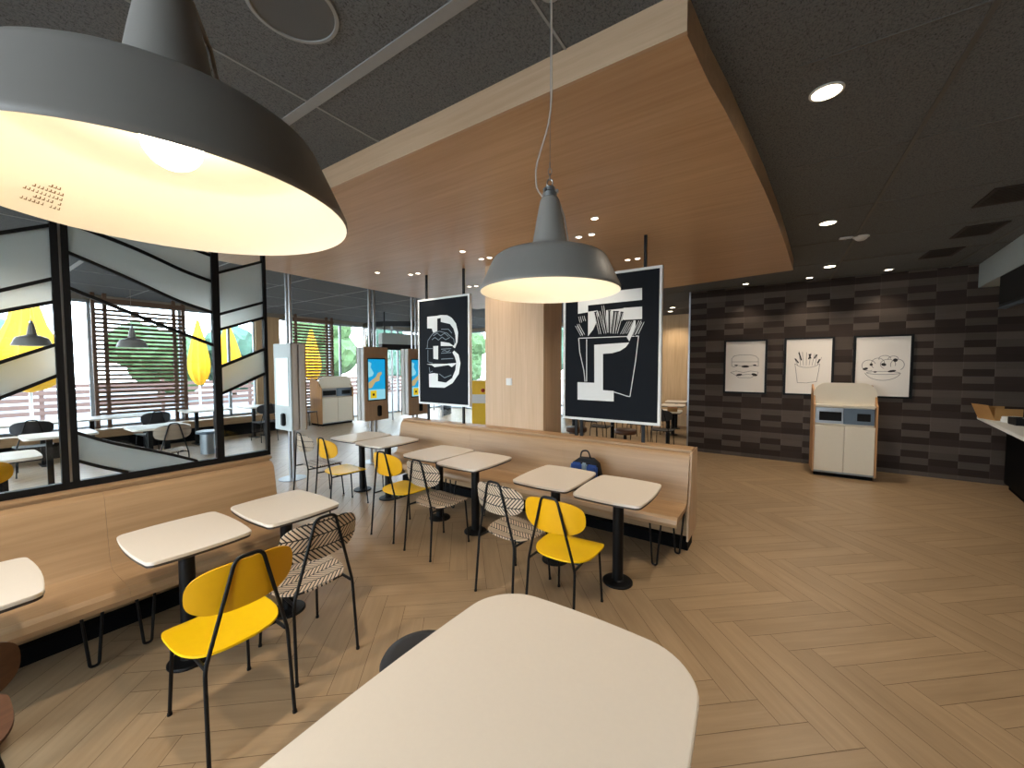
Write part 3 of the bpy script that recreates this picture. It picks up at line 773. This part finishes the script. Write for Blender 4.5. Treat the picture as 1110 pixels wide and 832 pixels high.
for q in ([(-4.247, 1.986), (-4.232, 2.091), (-4.136, 2.183), (-4.004, 2.215), (-3.851, 2.180), (-3.727, 2.091), (-3.715, 2.018)], [(-4.123, 2.154), (-4.044, 2.189), (-3.979, 2.148), (-3.901, 2.182), (-3.826, 2.132)], [(-3.965, 2.241), (-3.825, 2.234), (-3.763, 2.176)],
          [(-4.234, 1.956), (-4.236, 1.783), (-4.142, 1.763)], [(-3.968, 1.960), (-3.778, 1.964)], [(-3.969, 1.903), (-3.778, 1.909)], [(-3.970, 1.819), (-3.742, 1.826)], [(-4.210, 1.705), (-4.198, 1.628), (-4.143, 1.647)], [(-4.011, 1.610), (-3.908, 1.555), (-3.781, 1.594)],
          [(-4.275, 1.977), (-4.139, 1.973)], [(-4.15, 2.10), (-4.09, 2.13), (-4.02, 2.09), (-3.95, 2.13), (-3.88, 2.09), (-3.80, 2.12)], [(-3.95, 1.93), (-3.90, 1.94), (-3.85, 1.92), (-3.80, 1.94)]):
    strips(bm_, P2(q), .009, -.0205, -.018)
bm_.build('burger_drawing', M['artgrey'], pB, 0)

# ---------------------------------------------------------------- prints on the strip tile wall
def print_(label, x0, x1, z0, z1):
    r = empty('framed_print', ((x0+x1)/2, YF, z0), 0, label, 'picture', 'black framed prints on the strip tile wall')
    hw, hh, t_ = (x1-x0)/2+.035, z1-z0+.06, .035
    f = MB().box(-hw, hw, -.035, -.0005, -.03, 0).box(-hw, hw, -.035, -.0005, hh-.06, hh-.03).box(-hw, -hw+t_, -.035, -.0005, 0, hh-.06).box(hw-t_, hw, -.035, -.0005, 0, hh-.06)
    f.build('frame', M['black'], r, 0)
    MB().box(-hw+t_, hw-t_, -.022, -.0005, 0, hh-.06).build('sheet', M['paper'], r, 0)
    return r, (lambda L0: [(x-(x0+x1)/2, z-z0) for x, z in L0])
def arc(cx, cz, rx, rz, a0, a1, n=14): return [(cx+rx*math.cos(math.radians(a0+(a1-a0)*i/n)), cz+rz*math.sin(math.radians(a0+(a1-a0)*i/n))) for i in range(n+1)]
def blob(m, pts, cx, cz, rx, rz, rot=0, mi=1):
    q = [(cx+rx*math.cos(t)*math.cos(rot)-rz*math.sin(t)*math.sin(rot), cz+rx*math.cos(t)*math.sin(rot)+rz*math.sin(t)*math.cos(rot)) for t in (2*PI*i/10 for i in range(10))]
    m.prism(pts(q), -.024, -.022, 'y', mi)
r, Q = print_('black framed burger print, leftmost on the strip tile wall', -.835, -.20, 1.235, 2.18)
d = MB(); LW = .007
for q in ([(-.736, 1.80), (-.738, 1.86), (-.696, 1.912), (-.606, 1.930), (-.43, 1.930), (-.345, 1.905), (-.305, 1.86), (-.303, 1.80)], [(-.735, 1.721), (-.691, 1.703), (-.631, 1.731), (-.511, 1.703), (-.394, 1.731), (-.301, 1.720), (-.303, 1.80), (-.736, 1.80), (-.735, 1.721)],
          [(-.750, 1.598), (-.659, 1.627), (-.538, 1.600), (-.421, 1.628), (-.299, 1.609), (-.317, 1.551), (-.478, 1.566), (-.642, 1.536), (-.750, 1.598)], [(-.657, 1.536), (-.611, 1.502), (-.418, 1.502), (-.361, 1.540)]):
    strips(d, Q(q), LW, -.0235, -.022, 0)
blob(d, Q, -.51, 1.713, .065, .022); blob(d, Q, -.605, 1.555, .05, .02, .1); blob(d, Q, -.36, 1.56, .05, .025, -.3); blob(d, Q, -.66, 1.735, .03, .012); blob(d, Q, -.36, 1.735, .03, .014)
d.build('burger_drawing', [M['inkgrey'], M['ink']], r, 0)
r, Q = print_('black framed fries print, in the middle of the strip tile wall', .12, .755, 1.235, 2.19)
d = MB()
for q in ([(.248, 1.763), (.262, 1.66), (.291, 1.429), (.42, 1.425), (.560, 1.452), (.585, 1.64), (.596, 1.761)], [(.248, 1.763), (.30, 1.72), (.36, 1.70), (.42, 1.695), (.48, 1.70), (.54, 1.72), (.596, 1.761)]):
    strips(d, Q(q), LW, -.0235, -.022, 0)
for (x, z), (x1, z1) in (((.34, 1.82), (.30, 1.96)), ((.30, 1.775), (.25, 1.85)), ((.44, 1.84), (.47, 1.93)), ((.52, 1.85), (.55, 1.92)), ((.565, 1.77), (.595, 1.84)), ((.47, 1.85), (.445, 1.93))):
    seg_strip(d, Q([(x, z)])[0], Q([(x1, z1)])[0], .02, -.0242, -.022, 1)
for x, x1, z1 in ((.29, .24, 1.86), (.33, .30, 1.98), (.37, .35, 1.97), (.41, .41, 1.96), (.45, .47, 1.95), (.49, .52, 1.93), (.53, .56, 1.92), (.56, .62, 1.87)):
    seg_strip(d, Q([(x, 1.73)])[0], Q([(x1, z1)])[0], .006, -.0235, -.022, 0)
d.build('fries_drawing', [M['inkgrey'], M['ink']], r, 0)
r, Q = print_('black framed nuggets print, rightmost on the strip tile wall', 1.065, 1.715, 1.235, 2.19)
d = MB()
for q in (arc(1.40, 1.65, .22, .16, 195, 345), arc(1.405, 1.61, .20, .025, 0, 360), arc(1.23, 1.73, .085, .09, 20, 300), arc(1.34, 1.76, .08, .09, 0, 230), arc(1.46, 1.75, .09, .08, -20, 240), arc(1.57, 1.74, .08, .09, -60, 200), arc(1.42, 1.84, .07, .05, 0, 200), arc(1.52, 1.83, .06, .05, -10, 190)):
    strips(d, Q(q), LW, -.0235, -.022, 0)
for cx, cz, rx, rz, ro in ((1.19, 1.675, .035, .02, .3), (1.26, 1.745, .02, .022, 0), (1.41, 1.745, .032, .025, -.3), (1.545, 1.815, .028, .028, .2), (1.51, 1.64, .05, .018, .2), (1.31, 1.625, .02, .012, 0)): blob(d, Q, cx, cz, rx, rz, ro)
d.build('nuggets_drawing', [M['inkgrey'], M['ink']], r, 0)

# ---------------------------------------------------------------- waste stations
def bin_station(label, loc, rz, w_=.76, dep=.5, hh=1.46, screen=True):
    r = empty('waste_station', loc, rz, label, 'bin', 'cream waste stations')
    a = w_/2
    MB().box(-a+.03, a-.03, .04, dep, 0, .055).build('plinth', M['blackmatt'], r, 0)
    for s in (-1, 1):
        x0, x1 = sorted((s*a, s*(a-.022)))
        MB().prism([(0, .055), (dep, .055), (dep, hh-.10), (dep-.06, hh-.04), (.145, hh-.14), (.06, hh-.30), (.0, hh-.34)], x0, x1, 'x').build('side_panel', M['creamedge'], r, 0)
    MB().box(-a+.022, a-.022, .03, dep, .055, .80).build('body', M['cream'], r, 0)
    for s in (-1, 1):
        x0, x1 = sorted((s*.004, s*(a-.026)))
        MB().box(x0, x1, .006, .03, .085, .795, .003).build('door', M['cream'], r)
    MB().box(-a+.022, a-.022, .012, .03, .060, .080).build('kick_rail', M['steelbase'], r, 0)
    # opening strip: two recessed niches
    MB().box(-a+.022, a-.022, .10, dep, .80, 1.09).build('niche_body', M['cream'], r, 0)
    MB().box(-a+.03, -.012, .06, .10, .83, 1.07).build('chute_frame', M['chrome'], r, 0)
    MB().box(-a+.075, -.03, .052, .06, .87, 1.01, .006).build('chute', M['hole'], r)
    MB().box(-.006, a-.03, .05, .10, .83, 1.07).build('tray_panel', M['stepblue'], r, 0)
    MB().box(.15, a-.075, .042, .05, .885, 1.0, .01).build('slot', M['hole'], r)
    MB().box(-a+.022, a-.022, .02, .12, 1.09, 1.125, .008).build('light_shelf', M['cream'], r)
    # curved hood
    q = []
    for i in range(9):
        t = i/8*PI/2; q.append((a-.17+.17*math.sin(t), hh-.17+.17*math.cos(t)))
    poly = [(-a, 1.125), (a, 1.125)] + list(reversed(q)) + [(-x, z) for x, z in q]
    m_ = MB(); m_.prism(poly, .11, .14, 'y'); m_.build('hood', M['cream'], r, 30)
    return r
bin_station('cream waste station against the strip tile wall', (.865, 7.8, 0), 0.02)
bin_station('cream waste station by the windows behind the kiosks', (-10.75, 6.75, 0), PI/2, 1.02, .6, 1.42)

# ---------------------------------------------------------------- service counter on the right
ct = empty('service_counter', (2.40, 8.58, 0), math.radians(-8), 'dark service counter with white top at the right edge', 'counter')
# local: -y runs towards the camera along the counter, +x behind it
MB().box(.30, .95, -6.5, -.12, .08, .95).build('front', M['darkroom'], ct, 0)
MB().box(.34, .93, -6.4, -.15, 0, .08).build('plinth', M['blackmatt'], ct, 0)
MB().box(.02, 1.0, -6.5, -.12, .955, 1.0, .006).build('worktop', M['white'], ct)
ct.rotation_euler.z = math.radians(-8)
def onct(x, y, z=1.0):
    c_, s_ = math.cos(math.radians(-8)), math.sin(math.radians(-8)); return (2.40+x*c_-y*s_, 8.58+x*s_+y*c_, z)
t = empty('cardboard_box', onct(.16, -.52, 1.0005), .2, 'open brown cardboard box on the far end of the counter', 'box')
MB().box(-.13, .13, -.16, .16, 0, .012).build('base', M['card'], t, 0)
MB().prism([(-.13, .012), (-.20, .20), (-.19, .20), (-.12, .012)], -.16, .16, 'y').build('flap', M['card'], t, 0)
MB().prism([(-.16, .012), (-.17, .16), (-.16, .16), (-.15, .012)], -.13, .13, 'x').build('side', M['card'], t, 0)
MB().prism([(.16, .012), (.16, .17), (.15, .17), (.15, .012)], -.13, .13, 'x').build('side', M['card'], t, 0)
MB().prism([(.13, .012), (.13, .10), (.12, .10), (.12, .012)], -.15, .15, 'y').build('side', M['card'], t, 0)
t = empty('napkin_stack', onct(.24, -.86, 1.0005), .3, 'white paper napkins beside the cardboard box on the counter', 'napkins')
MB().box(-.09, .09, -.09, .09, 0, .045, .006).build('pile', M['white'], t)
MB().box(-.085, .085, -.08, .085, .0455, .075, .006, mat=Matrix.Rotation(.15, 4, 'Z')).build('sheet', M['white'], t)
t = empty('condiment_tray', onct(.28, -1.12, 1.0005), .0, 'black condiment tray on the counter beside the napkins', 'tray')
MB().box(-.12, .12, -.1, .1, 0, .01, .003).build('base', M['black'], t)
for s in (-1, 1):
    MB().box(-.12, .12, s*.1-.005, s*.1+.005, .01, .09).build('wall', M['black'], t, 0)
MB().box(-.12, -.11, -.095, .095, .01, .09).box(.11, .12, -.095, .095, .01, .09).build('end', M['black'], t, 0)
MB().box(-.003, .003, -.095, .095, .01, .08).build('divider', M['white'], t, 0)

# bulkhead over the counter and the hanging menu screen
bk = MB().box(0, 1.6, -6.6, 0, 2.86, H)
o = bk.build('trim_7', M['whitegrey'], smooth=0); o.location = (2.395, YF-.001, 0); o.rotation_euler.z = math.radians(-5); struct(o)
tv = empty('menu_screen', (2.36, 7.72, 2.45), math.radians(-5), 'black menu screen hung over the counter at the right edge', 'screen')
MB().box(-.03, .03, -1.2, 0, .02, .43, .006).build('housing', M['darkmetal'], tv)
MB().box(-.034, -.030, -1.18, -.02, .055, .41).build('screen', M['hole'], tv, 0)
MB().box(-.035, .03, -1.2, 0, 0, .02).build('light_bar', M['stepblue'], tv, 0)
for y in (-.25, -.95): MB().box(-.01, .01, y-.02, y+.02, .43, .75-.0).build('hanger', M['darkmetal'], tv, 0)

# ---------------------------------------------------------------- order kiosks
def kiosk(label, loc, rz, pale=False):
    r = empty('order_kiosk', loc, rz, label, 'kiosk', 'order kiosks on steel posts')
    for x in (-.05, .05):
        MB().lathe([(.024, 0), (.024, H-.001)], 20, (x, 0, 0), cap=True).build('post', M['chrome'], r)
    MB().lathe([(.001, 0), (.19, 0), (.19, .008), (.001, .012)], 32).build('foot_plate', M['steelbase'], r)
    for s in (-1, 1):                       # one unit on each face
        y0, y1 = sorted((s*.012, s*.098)); yy0, yy1 = sorted((s*.098, s*.115))
        MB().box(-.25, .25, y0, y1, .77, 2.05, .008).build('rear_shell', M['white'], r)
        MB().box(-.25, .25, yy0, yy1, .76, 2.055, .006).build('front_face', M['whitegrey'] if pale and s < 0 else M['oakdark'], r)
        f0, f1 = sorted((s*.1151, s*.119)); g0, g1 = sorted((s*.119, s*.1205)); h0, h1 = sorted((s*.1205, s*.1215))
        MB().box(-.19, .19, f0, f1, 1.11, 1.86).build('bezel', M['whitegrey'] if pale and s < 0 else M['black'], r, 0)
        sx = -s
        sc2 = MB().box(-.175, .175, g0, g1, 1.13, 1.84, 0, 0)
        def P_(q): return [(-x*s*1.06, z) for x, z in q]
        sc2.prism(P_([(-.165, 1.13), (.165, 1.13), (.165, 1.31), (-.165, 1.31)]), h0, h1, 'y', 1)
        sc2.prism(P_([(-.165, 1.52), (-.08, 1.55), (-.06, 1.60), (-.12, 1.70), (-.10, 1.77), (-.165, 1.80)]), h0, h1, 'y', 1)
        g0, g1 = sorted((s*.1215, s*.1222))
        sc2.prism(P_([(-.165, 1.33), (-.165, 1.43), (-.02, 1.53), (.02, 1.60), (.09, 1.62), (.10, 1.58), (.06, 1.54), (.05, 1.46), (-.03, 1.44), (-.10, 1.34)]), g0, g1, 'y', 2)
        sc2.prism(P_([(-.13, 1.155), (-.01, 1.155), (-.01, 1.29), (-.13, 1.29)]), g0, g1, 'y', 3)
        g0, g1 = sorted((s*.1222, s*.1228))
        sc2.prism(P_([(-.09, 1.20), (-.05, 1.20), (-.05, 1.24), (-.09, 1.24)]), g0, g1, 'y', 4)
        sc2.build('screen', [M['screenwhite']]*5 if pale and s < 0 else [M['screenblue'], M['screenpale'], M['screensand'], M['screenyellow'], M['ink']], r, 0)
        c0, c1 = sorted((s*.1151, s*.16))
        MB().box(.0, .075, c0, c1, .83, 1.02, .012).build('card_reader', M['black'], r)
    return r
kiosk('order kiosk left of the two facing kiosks, between bin and letter B poster', (-6.0, 4.44, 0), PI/2)
kiosk('order kiosk partly hidden by the letter B poster', (-6.0, 5.42, 0), PI/2)
k = kiosk('order kiosk seen edge on beside the glass screen', (-6.13, 3.07, 0), 0, True)

# ---------------------------------------------------------------- backpack
bp = empty('backpack', (-1.585, 3.69, .45), .1, 'small navy and grey backpack on the long bench', 'backpack')
MB().prism([(-.15, 0), (.15, 0), (.155, .16), (.13, .26), (.07, .30), (-.07, .30), (-.13, .26), (-.155, .16)], -.06, .08, 'y', bev=.03).build('body', M['bagblack'], bp, 60)
MB().box(-.13, -.02, -.095, -.055, .05, .27, .015).build('pocket', M['bagblue'], bp)
MB().box(.03, .14, -.095, -.055, .02, .26, .015).build('pocket', M['bagblue'], bp)
MB().box(-.025, .03, -.09, -.05, .03, .27, .012).build('flap', M['baggrey'], bp)
MB().tube(fillet([(-.06, 0, .29), (-.05, 0, .36), (.02, 0, .37), (.05, 0, .29)], .03), .008).build('handle', M['black'], bp)
MB().tube(fillet([(-.13, -.04, .25), (-.17, -.06, .14), (-.14, -.05, .03)], .05), .012).build('strap', M['baggrey'], bp)

bp.scale = (1.0, 1.0, 1.14)
# ---------------------------------------------------------------- slatted screens at the windows
def louvre(label, y0, y1, z0, z1, x=-11.45):
    r = empty('slatted_screen', (x, y0, 0), 0, label, 'screen', 'brown slatted screens at the windows')
    W_ = y1-y0
    for y in (.0, .17, W_-.17-.06, W_-.06):
        MB().box(-.03, .03, y, y+.06, 0, H-.001).build('upright', M['slat'], r, 0)
    MB().box(-.03, .056, 0, W_, z1+.002, z1+.10).build('header', M['slat'], r, 0)
    m_ = MB(); n = int((z1-z0)/.088)
    for i in range(n): m_.box(.031, .055, 0, W_, z0+i*.088, z0+i*.088+.05)
    m_.build('slats', M['slat'], r, 0)
    return r
louvre('wide slatted screen behind the middle bay of the glass screen', 1.87, 3.38, .72, 3.0)
louvre('slatted screen between the kiosks, behind the bin by the window', 5.72, 7.05, .50, 3.0)
louvre('slatted screen at the left photo edge behind the glass screen', -1.15, .28, .72, 3.0)

# ---------------------------------------------------------------- second dining zone by the windows
wb = empty('bench', (-11.2, 0, 0), 0, 'low brown bench running along the windows', 'bench')
MB().box(-.16, .14, -1.2, 5.6, .30, .46, .02).build('seat', M['oaky'], wb)
MB().box(-.16, .06, -1.2, 5.55, 0, .30).build('plinth', M['blackmatt'], wb, 0)
def long_table(label, loc, rz, lx, ly):
    t = empty('table', loc, rz, label, 'table', 'white tables in the window zone')
    MB().prism(bowed_rect(lx/2, ly/2, .06, .01), .725, .755, 'z', bev=.004).build('tabletop', M['table'], t, 30)
    for y in (-ly/2+.25, ly/2-.25):
        MB().box(-.03, .03, y-.03, y+.03, .012, .725).box(-.2, .2, y-.05, y+.05, 0, .012).build('leg', M['black'], t, 0)
    return t
long_table('long white table by the windows behind the left bay of the glass screen', (-10.55, .75, 0), 0, .62, 1.15)
long_table('long white table by the windows before the wide slatted screen', (-10.6, 2.05, 0), 0, .62, 1.25)
long_table('white table by the windows right of the wide slatted screen', (-10.6, 3.45, 0), 0, .62, .85)
long_table('white table by the windows beside the oak pier', (-10.5, 4.5, 0), 0, .62, .75)
long_table('white table beside the yellow chair behind the left glass', (-6.85, .35, 0), 0, .62, .62)
long_table('white table in the middle of the window zone', (-8.5, 1.02, 0), 0, .62, .70)
long_table('white table before the leaf print chair behind the glass screen', (-8.3, 2.05, 0), 0, .62, .70)
GZ = 'chairs in the window zone'
copy_tree(CY, (-6.08, .19, 0), PI/2, label='yellow chair seen behind the left bay of the glass screen', group=GZ)
copy_tree(CP, (-7.6, 2.0, 0), PI/2, label='leaf print chair seen low behind the glass screen', group=GZ)
CK = make_chair('black chair at the window table before the wide slatted screen', (-9.85, 2.35, 0), PI/2+.1, M['seatblack'], M['seatblack'], GZ)
copy_tree(CK, (-9.85, .9, 0), PI/2-.1, label='black chair at the window table behind the left bay of the glass screen', group=GZ)
copy_tree(CK, (-9.8, 4.3, 0), PI/2, label='black chair at the window table by the oak pier', group=GZ)
copy_tree(CK, (-10.95, 5.90, 0), .2, label='black chair standing left of the waste station by the windows', group=GZ)
t = empty('stool', (-9.3, 3.05, 0), 0, 'round steel drum stool behind the right bay of the glass screen', 'stool')
MB().lathe([(.001, 0), (.13, 0), (.13, .40), (.001, .40)], 28).build('drum', M['steelbase'], t, 30)
MB().lathe([(.001, .40), (.19, .40), (.20, .42), (.19, .45), (.001, .455)], 28).build('seat', M['stepblue'], t, 50)

# ---------------------------------------------------------------- far dining zone behind the posters
GQ = 'cream tables in the far dining zone'
for x, y, lab in ((-1.95, 8.95, 'cream table in the far zone nearest the strip tile corner'), (-2.15, 10.4, 'middle cream table in the far zone behind the letter F poster'), (-2.3, 11.5, 'cream table in the far zone against the oak wall'),
                  (-3.1, 8.7, 'cream table in the far zone behind the letter F poster\'s left half'), (-4.3, 9.2, 'cream table in the far zone behind the oak column')):
    copy_tree(T0, (x, y, 0), .1, label=lab, group=GQ)
GE = 'black chairs in the far dining zone'
for i, (x, y, rz) in enumerate(((-2.55, 8.9, -PI/2), (-1.9, 8.25, 0), (-2.65, 10.4, -PI/2), (-3.1, 8.0, .1), (-3.65, 8.75, -PI/2), (-3.0, 9.4, PI), (-1.75, 11.1, 0.2))):
    copy_tree(CK, (x, y, 0), rz, group=GE, label=('black chair left of the far table at the strip tile corner', 'black chair before the far table at the strip tile corner', 'black chair left of the middle far table', 'black chair before the far table under the letter F poster',
              'black chair left of the far table under the letter F poster', 'black chair behind the far table under the letter F poster', 'black chair by the far oak wall')[i])
GT = 'low stools in the far dining zone'
for i, (x, y) in enumerate(((-2.45, 7.6), (-3.35, 7.3))):
    t = empty('stool', (x, y, 0), 0, ('low brown stool under the letter F poster, right one', 'low brown stool under the letter F poster, left one')[i], 'stool', GT)
    MB().lathe([(.001, .40), (.2, .40), (.21, .42), (.21, .47), (.19, .49), (.001, .495)], 28).build('seat', M['walnut'], t, 50)
    MB().lathe([(.001, 0), (.14, 0), (.14, .012), (.03, .02), (.03, .40)], 24).build('pedestal', M['black'], t, 30)
t = empty('cardboard_crate', (-1.85, 8.88, .7535), .2, 'brown carton standing on the far table at the strip tile corner', 'box')
MB().box(-.10, .10, -.08, .08, 0, .09, .004).build('body', M['card'], t)
MB().box(-.10, .10, -.03, .03, .0905, .0925).build('tape', M['red'], t, 0)

t = empty('display_stand', (-6.15, 7.75, 0), .5, 'yellow and white display stand seen beside the oak column', 'sign')
MB().box(-.22, .22, -.14, .14, 0, .80, .01).build('cabinet', M['yellowsign'], t)
MB().box(-.22, .22, -.14, .14, .80, 1.02, .01).build('band', M['white'], t)
MB().box(-.22, .22, -.14, .14, 1.02, 1.36, .01).build('header', M['yellowsign'], t)
MB().sphere((.06, -.14, 1.12), .05, 0, 8).build('knob', M['red'], t)

# glazed entrance drum with a dark header ring
en = empty('entrance_drum', (-10.9, 9.6, 0), 0, 'glazed round entrance lobby with a dark header ring behind the kiosks', 'entrance')
def ring_seg(a0, a1, r0, r1, z0, z1, n=28):
    q = [(r1*math.cos(a0+(a1-a0)*i/n), r1*math.sin(a0+(a1-a0)*i/n)) for i in range(n+1)] + [(r0*math.cos(a1-(a1-a0)*i/n), r0*math.sin(a1-(a1-a0)*i/n)) for i in range(n+1)]
    return MB().prism(q, z0, z1, 'z')
a0, a1 = math.radians(-125), math.radians(100)
ring_seg(a0, a1, 1.45, 1.52, 2.98, 3.14).build('header_ring', M['darkmetal'], en, 30)
ring_seg(a0, math.radians(-62), 1.48, 1.49, .02, 2.98).build('pane', M['glass'], en, 30)
ring_seg(math.radians(5), a1, 1.48, 1.49, .02, 2.98).build('pane', M['glass'], en, 30)
for a in (-125, -62, 5, 52, 100):
    MB().lathe([(.028, 0), (.028, 2.98)], 14, (1.485*math.cos(math.radians(a)), 1.485*math.sin(math.radians(a)), 0), cap=True).build('post', M['chrome'], en)
dh = empty('door_heater', (-8.80, 7.62, 2.22), PI/2-.3, 'grey boxy air curtain over the entrance behind the second kiosk', 'heater')
MB().box(-.72, .72, -.16, .16, .10, .40, .02).build('housing', M['whitegrey'], dh)
MB().box(-.72, .72, -.14, .14, -.05, .10).build('outlet', M['darkmetal'], dh, 0)
for x in (-.6, .6): MB().lathe([(.02, .40), (.02, H-2.2201)], 10, (x, 0, 0), cap=True).build('hanger', M['darkmetal'], dh)

# ---------------------------------------------------------------- outside
struct(MB().box(-45, XL-.2, -25, 45, -.2, -.03).build('terrace_ground', M['terrace'], smooth=0))
struct(MB().box(XL-.2, 8, -25, YN-.2, -.2, -.03).build('street_ground', M['terrace'], smooth=0))
struct(MB().box(XL-.2, 0, YB+.2, 45, -.2, -.03).build('yard_ground', M['terrace'], smooth=0))
def parasol(label, x, y, h, r):
    p = empty('parasol', (x, y, -.03), 0, label, 'parasol', 'closed yellow parasols on the terrace')
    prof = [(.04, .0), (r*.4, .06), (r*.72, .2), (r*.93, .4), (r, .6), (r*.97, .8), (r*.86, 1.0), (r*.7, 1.25), (r*.5, 1.55), (r*.25, (h-1.2)*.92), (.03, h-1.15)]
    m_ = MB(); seg = 20; vs, fs = [], []
    for rr, z in prof:
        for k in range(seg):
            a = 2*PI*k/seg; q = rr*(1 if k % 2 else .72); vs.append((q*math.cos(a), q*math.sin(a), 1.15+z))
    for i in range(len(prof)-1):
        for k in range(seg): fs.append((i*seg+k, i*seg+(k+1) % seg, (i+1)*seg+(k+1) % seg, (i+1)*seg+k))
    m_.add(vs, fs); m_.build('canopy', M['parasol'], p, 80)
    MB().lathe([(.03, 0), (.03, h)], 12, cap=True).build('pole', M['white'], p)
    MB().lathe([(.001, 0), (.3, 0), (.3, .08), (.001, .08)], 20).build('base', M['terrace'], p, 30)
for x, y, h, r, lab in ((-15, 4.75, 3.2, .30, 'closed yellow parasol outside, right of the wide slatted screen'), (-14.2, 1.30, 3.6, .62, 'broad closed yellow parasol outside behind the left bay of the glass screen'), (-15, 5.55, 3.2, .40, 'closed yellow parasol outside behind the right bay of the glass screen'),
                        (-15, 8.35, 3.2, .34, 'closed yellow parasol outside behind the slatted screen between the kiosks'), (-15, 10.9, 4.0, .40, 'closed yellow parasol outside behind the middle kiosk')):
    parasol(lab, x, y, h, r)
def tree(label, x, y, h, r, mat):
    t = empty('tree', (x, y, -.03), random.random()*6, label, 'tree', 'trees beyond the terrace')
    random.seed(int(x*13+y*7)); m_ = MB()
    for i in range(9):
        a = random.random()*6.28; d_ = r*.55*random.random(); zz = h*(.35+.6*random.random()); rr = r*(.4+.25*random.random())
        bm = bmesh.new(); bmesh.ops.create_icosphere(bm, subdivisions=3, radius=rr)
        for v in bm.verts: v.co *= 1+.28*(random.random()-.5); v.co += Vector((d_*math.cos(a), d_*math.sin(a), max(zz, rr+.3)))
        m_.frombm(bm)
    m_.build('crown', mat, t, 0)
    MB().tube([(0, 0, 0), (.05, 0, h*.3), (0, .05, h*.6)], [.12, .09, .05]).build('trunk', M['bark'], t)
for x, y, h, r, mt, lab in ((-26, .5, 3.2, 2.0, 'leafb', 'leftmost tree outside the windows'), (-25, 6.3, 3.0, 2.0, 'leafa', 'tree outside behind the wide slatted screen'), (-25, 9.5, 3.0, 1.8, 'leafb', 'tree outside behind the right bay of the glass screen'),
                            (-22, 13.2, 4.6, 1.9, 'leafa', 'tree outside behind the slatted screen between the kiosks'), (-22, 17.6, 4.2, 1.5, 'leafb', 'tree outside left of the middle kiosk'), (-18, 21, 3.9, 1.6, 'leafa', 'tree outside between the two facing kiosks'), (-12, 20, 4.5, 2.2, 'leafb', 'tree outside behind the letter B poster')):
    tree(lab, x, y, h, r, M[mt])
fn = empty('terrace_fence', (-19.5, 0, -.03), 0, 'low boarded fence along the terrace outside the windows', 'fence')
for y in range(-4, 17, 3): MB().box(-.05, .05, y-.05, y+.05, 0, 1.25).build('post', M['rail'], fn, 0)
m_ = MB()
for i in range(5): m_.box(.051, .08, -5, 16.5, .18+i*.21, .18+i*.21+.13)
m_.build('boards', M['rail'], fn, 0)

# ---------------------------------------------------------------- light
def spot(name, x, y, z, power, size, blend=.6, r=.05, col=(1, .80, .56), tilt=(0, 0, 0)):
    l = bpy.data.lights.new(name, 'SPOT'); l.energy = power; l.spot_size = math.radians(size); l.spot_blend = blend; l.shadow_soft_size = r; l.color = col
    o = bpy.data.objects.new(name, l); COL.objects.link(o); o.location = (x, y, z); o.rotation_euler = tilt; return o
WARM = (1, .86, .68)
for x, y in ((.18, 2.77), (.39, 5.26), (.60, 7.55)): spot('downlight_and_fill_beam', x, y, H-.03, 115, 130, .8, .08, WARM)
for x, y in ((-.52, 8.30), (.40, 8.32), (1.37, 8.31)): spot('wall_wash_beam', x, y, H-.03, 22, 95, .7, .03, WARM)
for x, y in ((-1.39, 3.38), (-1.65, 3.77), (-1.52, 4.91), (-3.04, 3.49), (-3.0, 3.87), (-4.2, 5.07), (-4.72, 3.6), (-4.35, 3.95)): spot('soffit_beam', x, y, HS-.03, 22, 100, .7, .03, WARM)
for x, y in ((-2.7, 10.0), (-2.25, 10.6), (-2.45, 11.5)): spot('far_zone_beam', x, y, H-.03, 60, 130, .7, .05, WARM)
for x, y, p in ((1.9, 1.2, 50), (2.2, -.8, 40), (-1.8, -1.6, 60)): spot('downlight_and_fill_beam', x, y, H-.03, p, 130, .8, .08, WARM)  # extra fill spots out of view, no fittings modelled
for x, y in ((-2.55, .66), (-2.55, -.6)): spot('downlight_and_fill_beam', x, y, H-.03, 105, 120, .8, .08, WARM)  # unseen warm spots added to brighten the left tables and bench

W = bpy.data.worlds.new('overcast sky'); bpy.context.scene.world = W; W.use_nodes = True
nt = W.node_tree; bg = nt.nodes['Background']
tc = node(nt, 'ShaderNodeTexCoord'); sx = node(nt, 'ShaderNodeSeparateXYZ', in_0=tc.outputs['Generated'])
mr = node(nt, 'ShaderNodeMapRange', in_0=sx.outputs[2], in_1=-.1, in_2=.7)
nt.links.new(mixc(nt, mr.outputs[0], (.93, .98, 1, 1), (.62, .80, 1, 1)), bg.inputs[0])
bg.inputs[1].default_value = 12.0

# ---------------------------------------------------------------- camera
cam = bpy.data.cameras.new('camera'); co = bpy.data.objects.new('camera', cam); COL.objects.link(co)
cam.sensor_width = 36; cam.sensor_fit = 'HORIZONTAL'; cam.lens = 36*427/1110; cam.clip_start = .02
co.location = (0, 0, 1.72); co.rotation_euler = (math.radians(90-2.6), 0, math.radians(34))
S = bpy.context.scene; S.camera = co
S.view_settings.view_transform = 'Standard'; S.view_settings.look = 'None'; S.view_settings.gamma = 1; S.view_settings.use_curve_mapping = False
S.view_settings.exposure = 0
S.cycles.max_bounces = 8; S.cycles.transparent_max_bounces = 24; S.cycles.sample_clamp_indirect = 6
